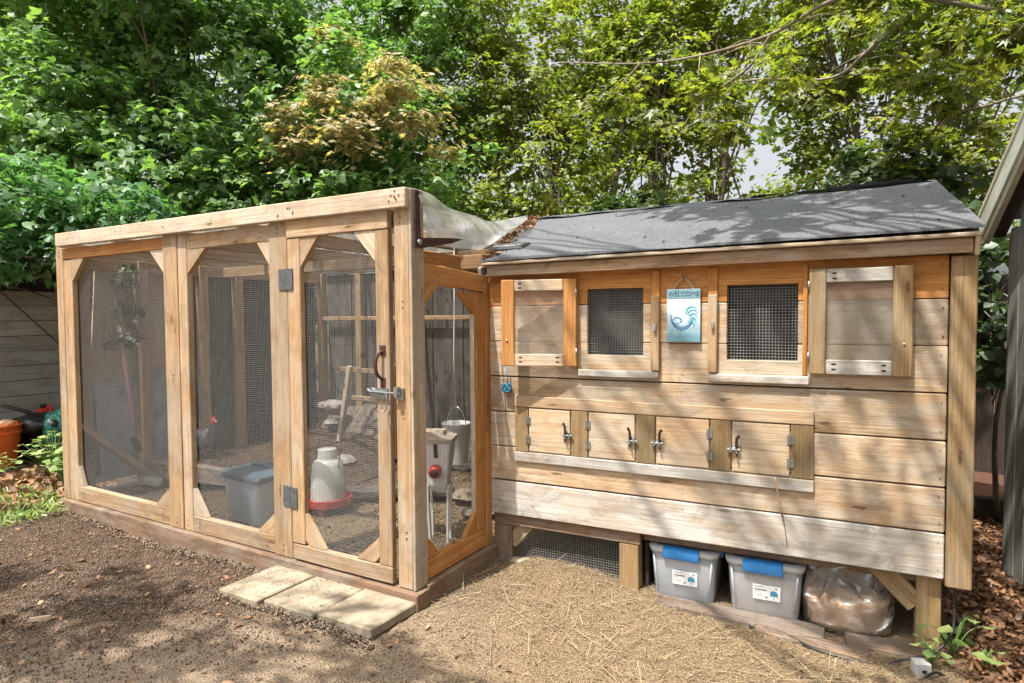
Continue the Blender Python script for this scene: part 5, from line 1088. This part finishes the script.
# weeds at the left front corner and seedlings on the right
def weed(lab, x, y, n, h, lf, mat='leaf_weed', seed=1, cat='plant'):
    g = random.Random(seed); t = thing('broadleaf_plant', lab, cat, (x, y, float(ground_z(x, y)))); st = []
    L = []
    for k in range(n):
        a = g.uniform(0, 6.28); r = g.uniform(.2, 1) * h * .6; tip = Vector((r * math.cos(a), r * math.sin(a), h * g.uniform(.45, 1))); st.append(tube_data(catmull([(0, 0, 0), tip * .5 + Vector((0, 0, .03)), tip], 3), [.004, .0035, .003, .003, .0025, .002, .002], 5))
        s = lf * g.uniform(.6, 1.2); V_, F_ = BROAD; X = Vector((-math.sin(a), math.cos(a), g.uniform(-.3, .3))).normalized(); Y = Vector((math.cos(a), math.sin(a), g.uniform(-.7, .1))).normalized(); Z = X.cross(Y)
        vs = [X * v[0] * s + Y * v[1] * s + Z * v[2] * s for v in V_]; me = mesh(vs, F_); at_ = me.attributes.new('tone', 'FLOAT', 'FACE'); at_.data.foreach_set('value', [g.uniform(0, 1)] * len(F_))
        o = link('leaf', me, mat, t); o.location = tip
    join('stem', mat, t, st, True); return t
weed('heart leaved seedling closest to the right post of the coop', 2.075, .80, 9, .17, .062, seed=1); weed('low green seedling in front of the concrete block', 1.99, .68, 8, .09, .05, seed=2); weed('small weed at the lower right corner of the yard', 2.17, .74, 7, .07, .05, seed=3); weed('small seedling with few leaves in the leaf litter', 2.12, .93, 5, .08, .045, seed=4)
M['weedl'] = M['leaf_weed']
for i, (x, y, n, h, lf, lab) in enumerate(((-4.2, .42, 60, .42, .075, 'tall yellow green potted plant beside the orange bucket'), (-3.75, .30, 56, .36, .07, 'lush yellow green plant at the outer corner of the run'), (-4.6, .15, 34, .24, .065, 'pale leafy plant in front of the orange bucket'), (-3.5, .72, 30, .30, .065, 'bright green plant seen through the left mesh panel'))): weed(lab, x, y, n, h, lf, seed=10 + i)
g = np.random.default_rng(8); pts = rpts(1500, -3.9, -2.9, -.42, .12, lambda x, y, g: ~((x > -3.2) & (y > -.06)) & (g.uniform(size=len(x)) > sm(-3.2, -2.85, x + y * .3)), 21)
gscatter('weed_patch', 'leaf_weed', BLADE, pts, (.006, .014), (.03, .075), (1, 1), 1.1, 'low green weeds around the left corner of the run', .015, .02, seed=22)
pts = rpts(620, -4.6, -3.15, -.35, .4, None, 23); gscatter('dead_leaf_heap', 'leaf_dry', CURL, pts, (.03, .07), (.04, .09), (.03, .05), .6, 'heap of pale dead leaves by the orange bucket', .02, .03, seed=24)
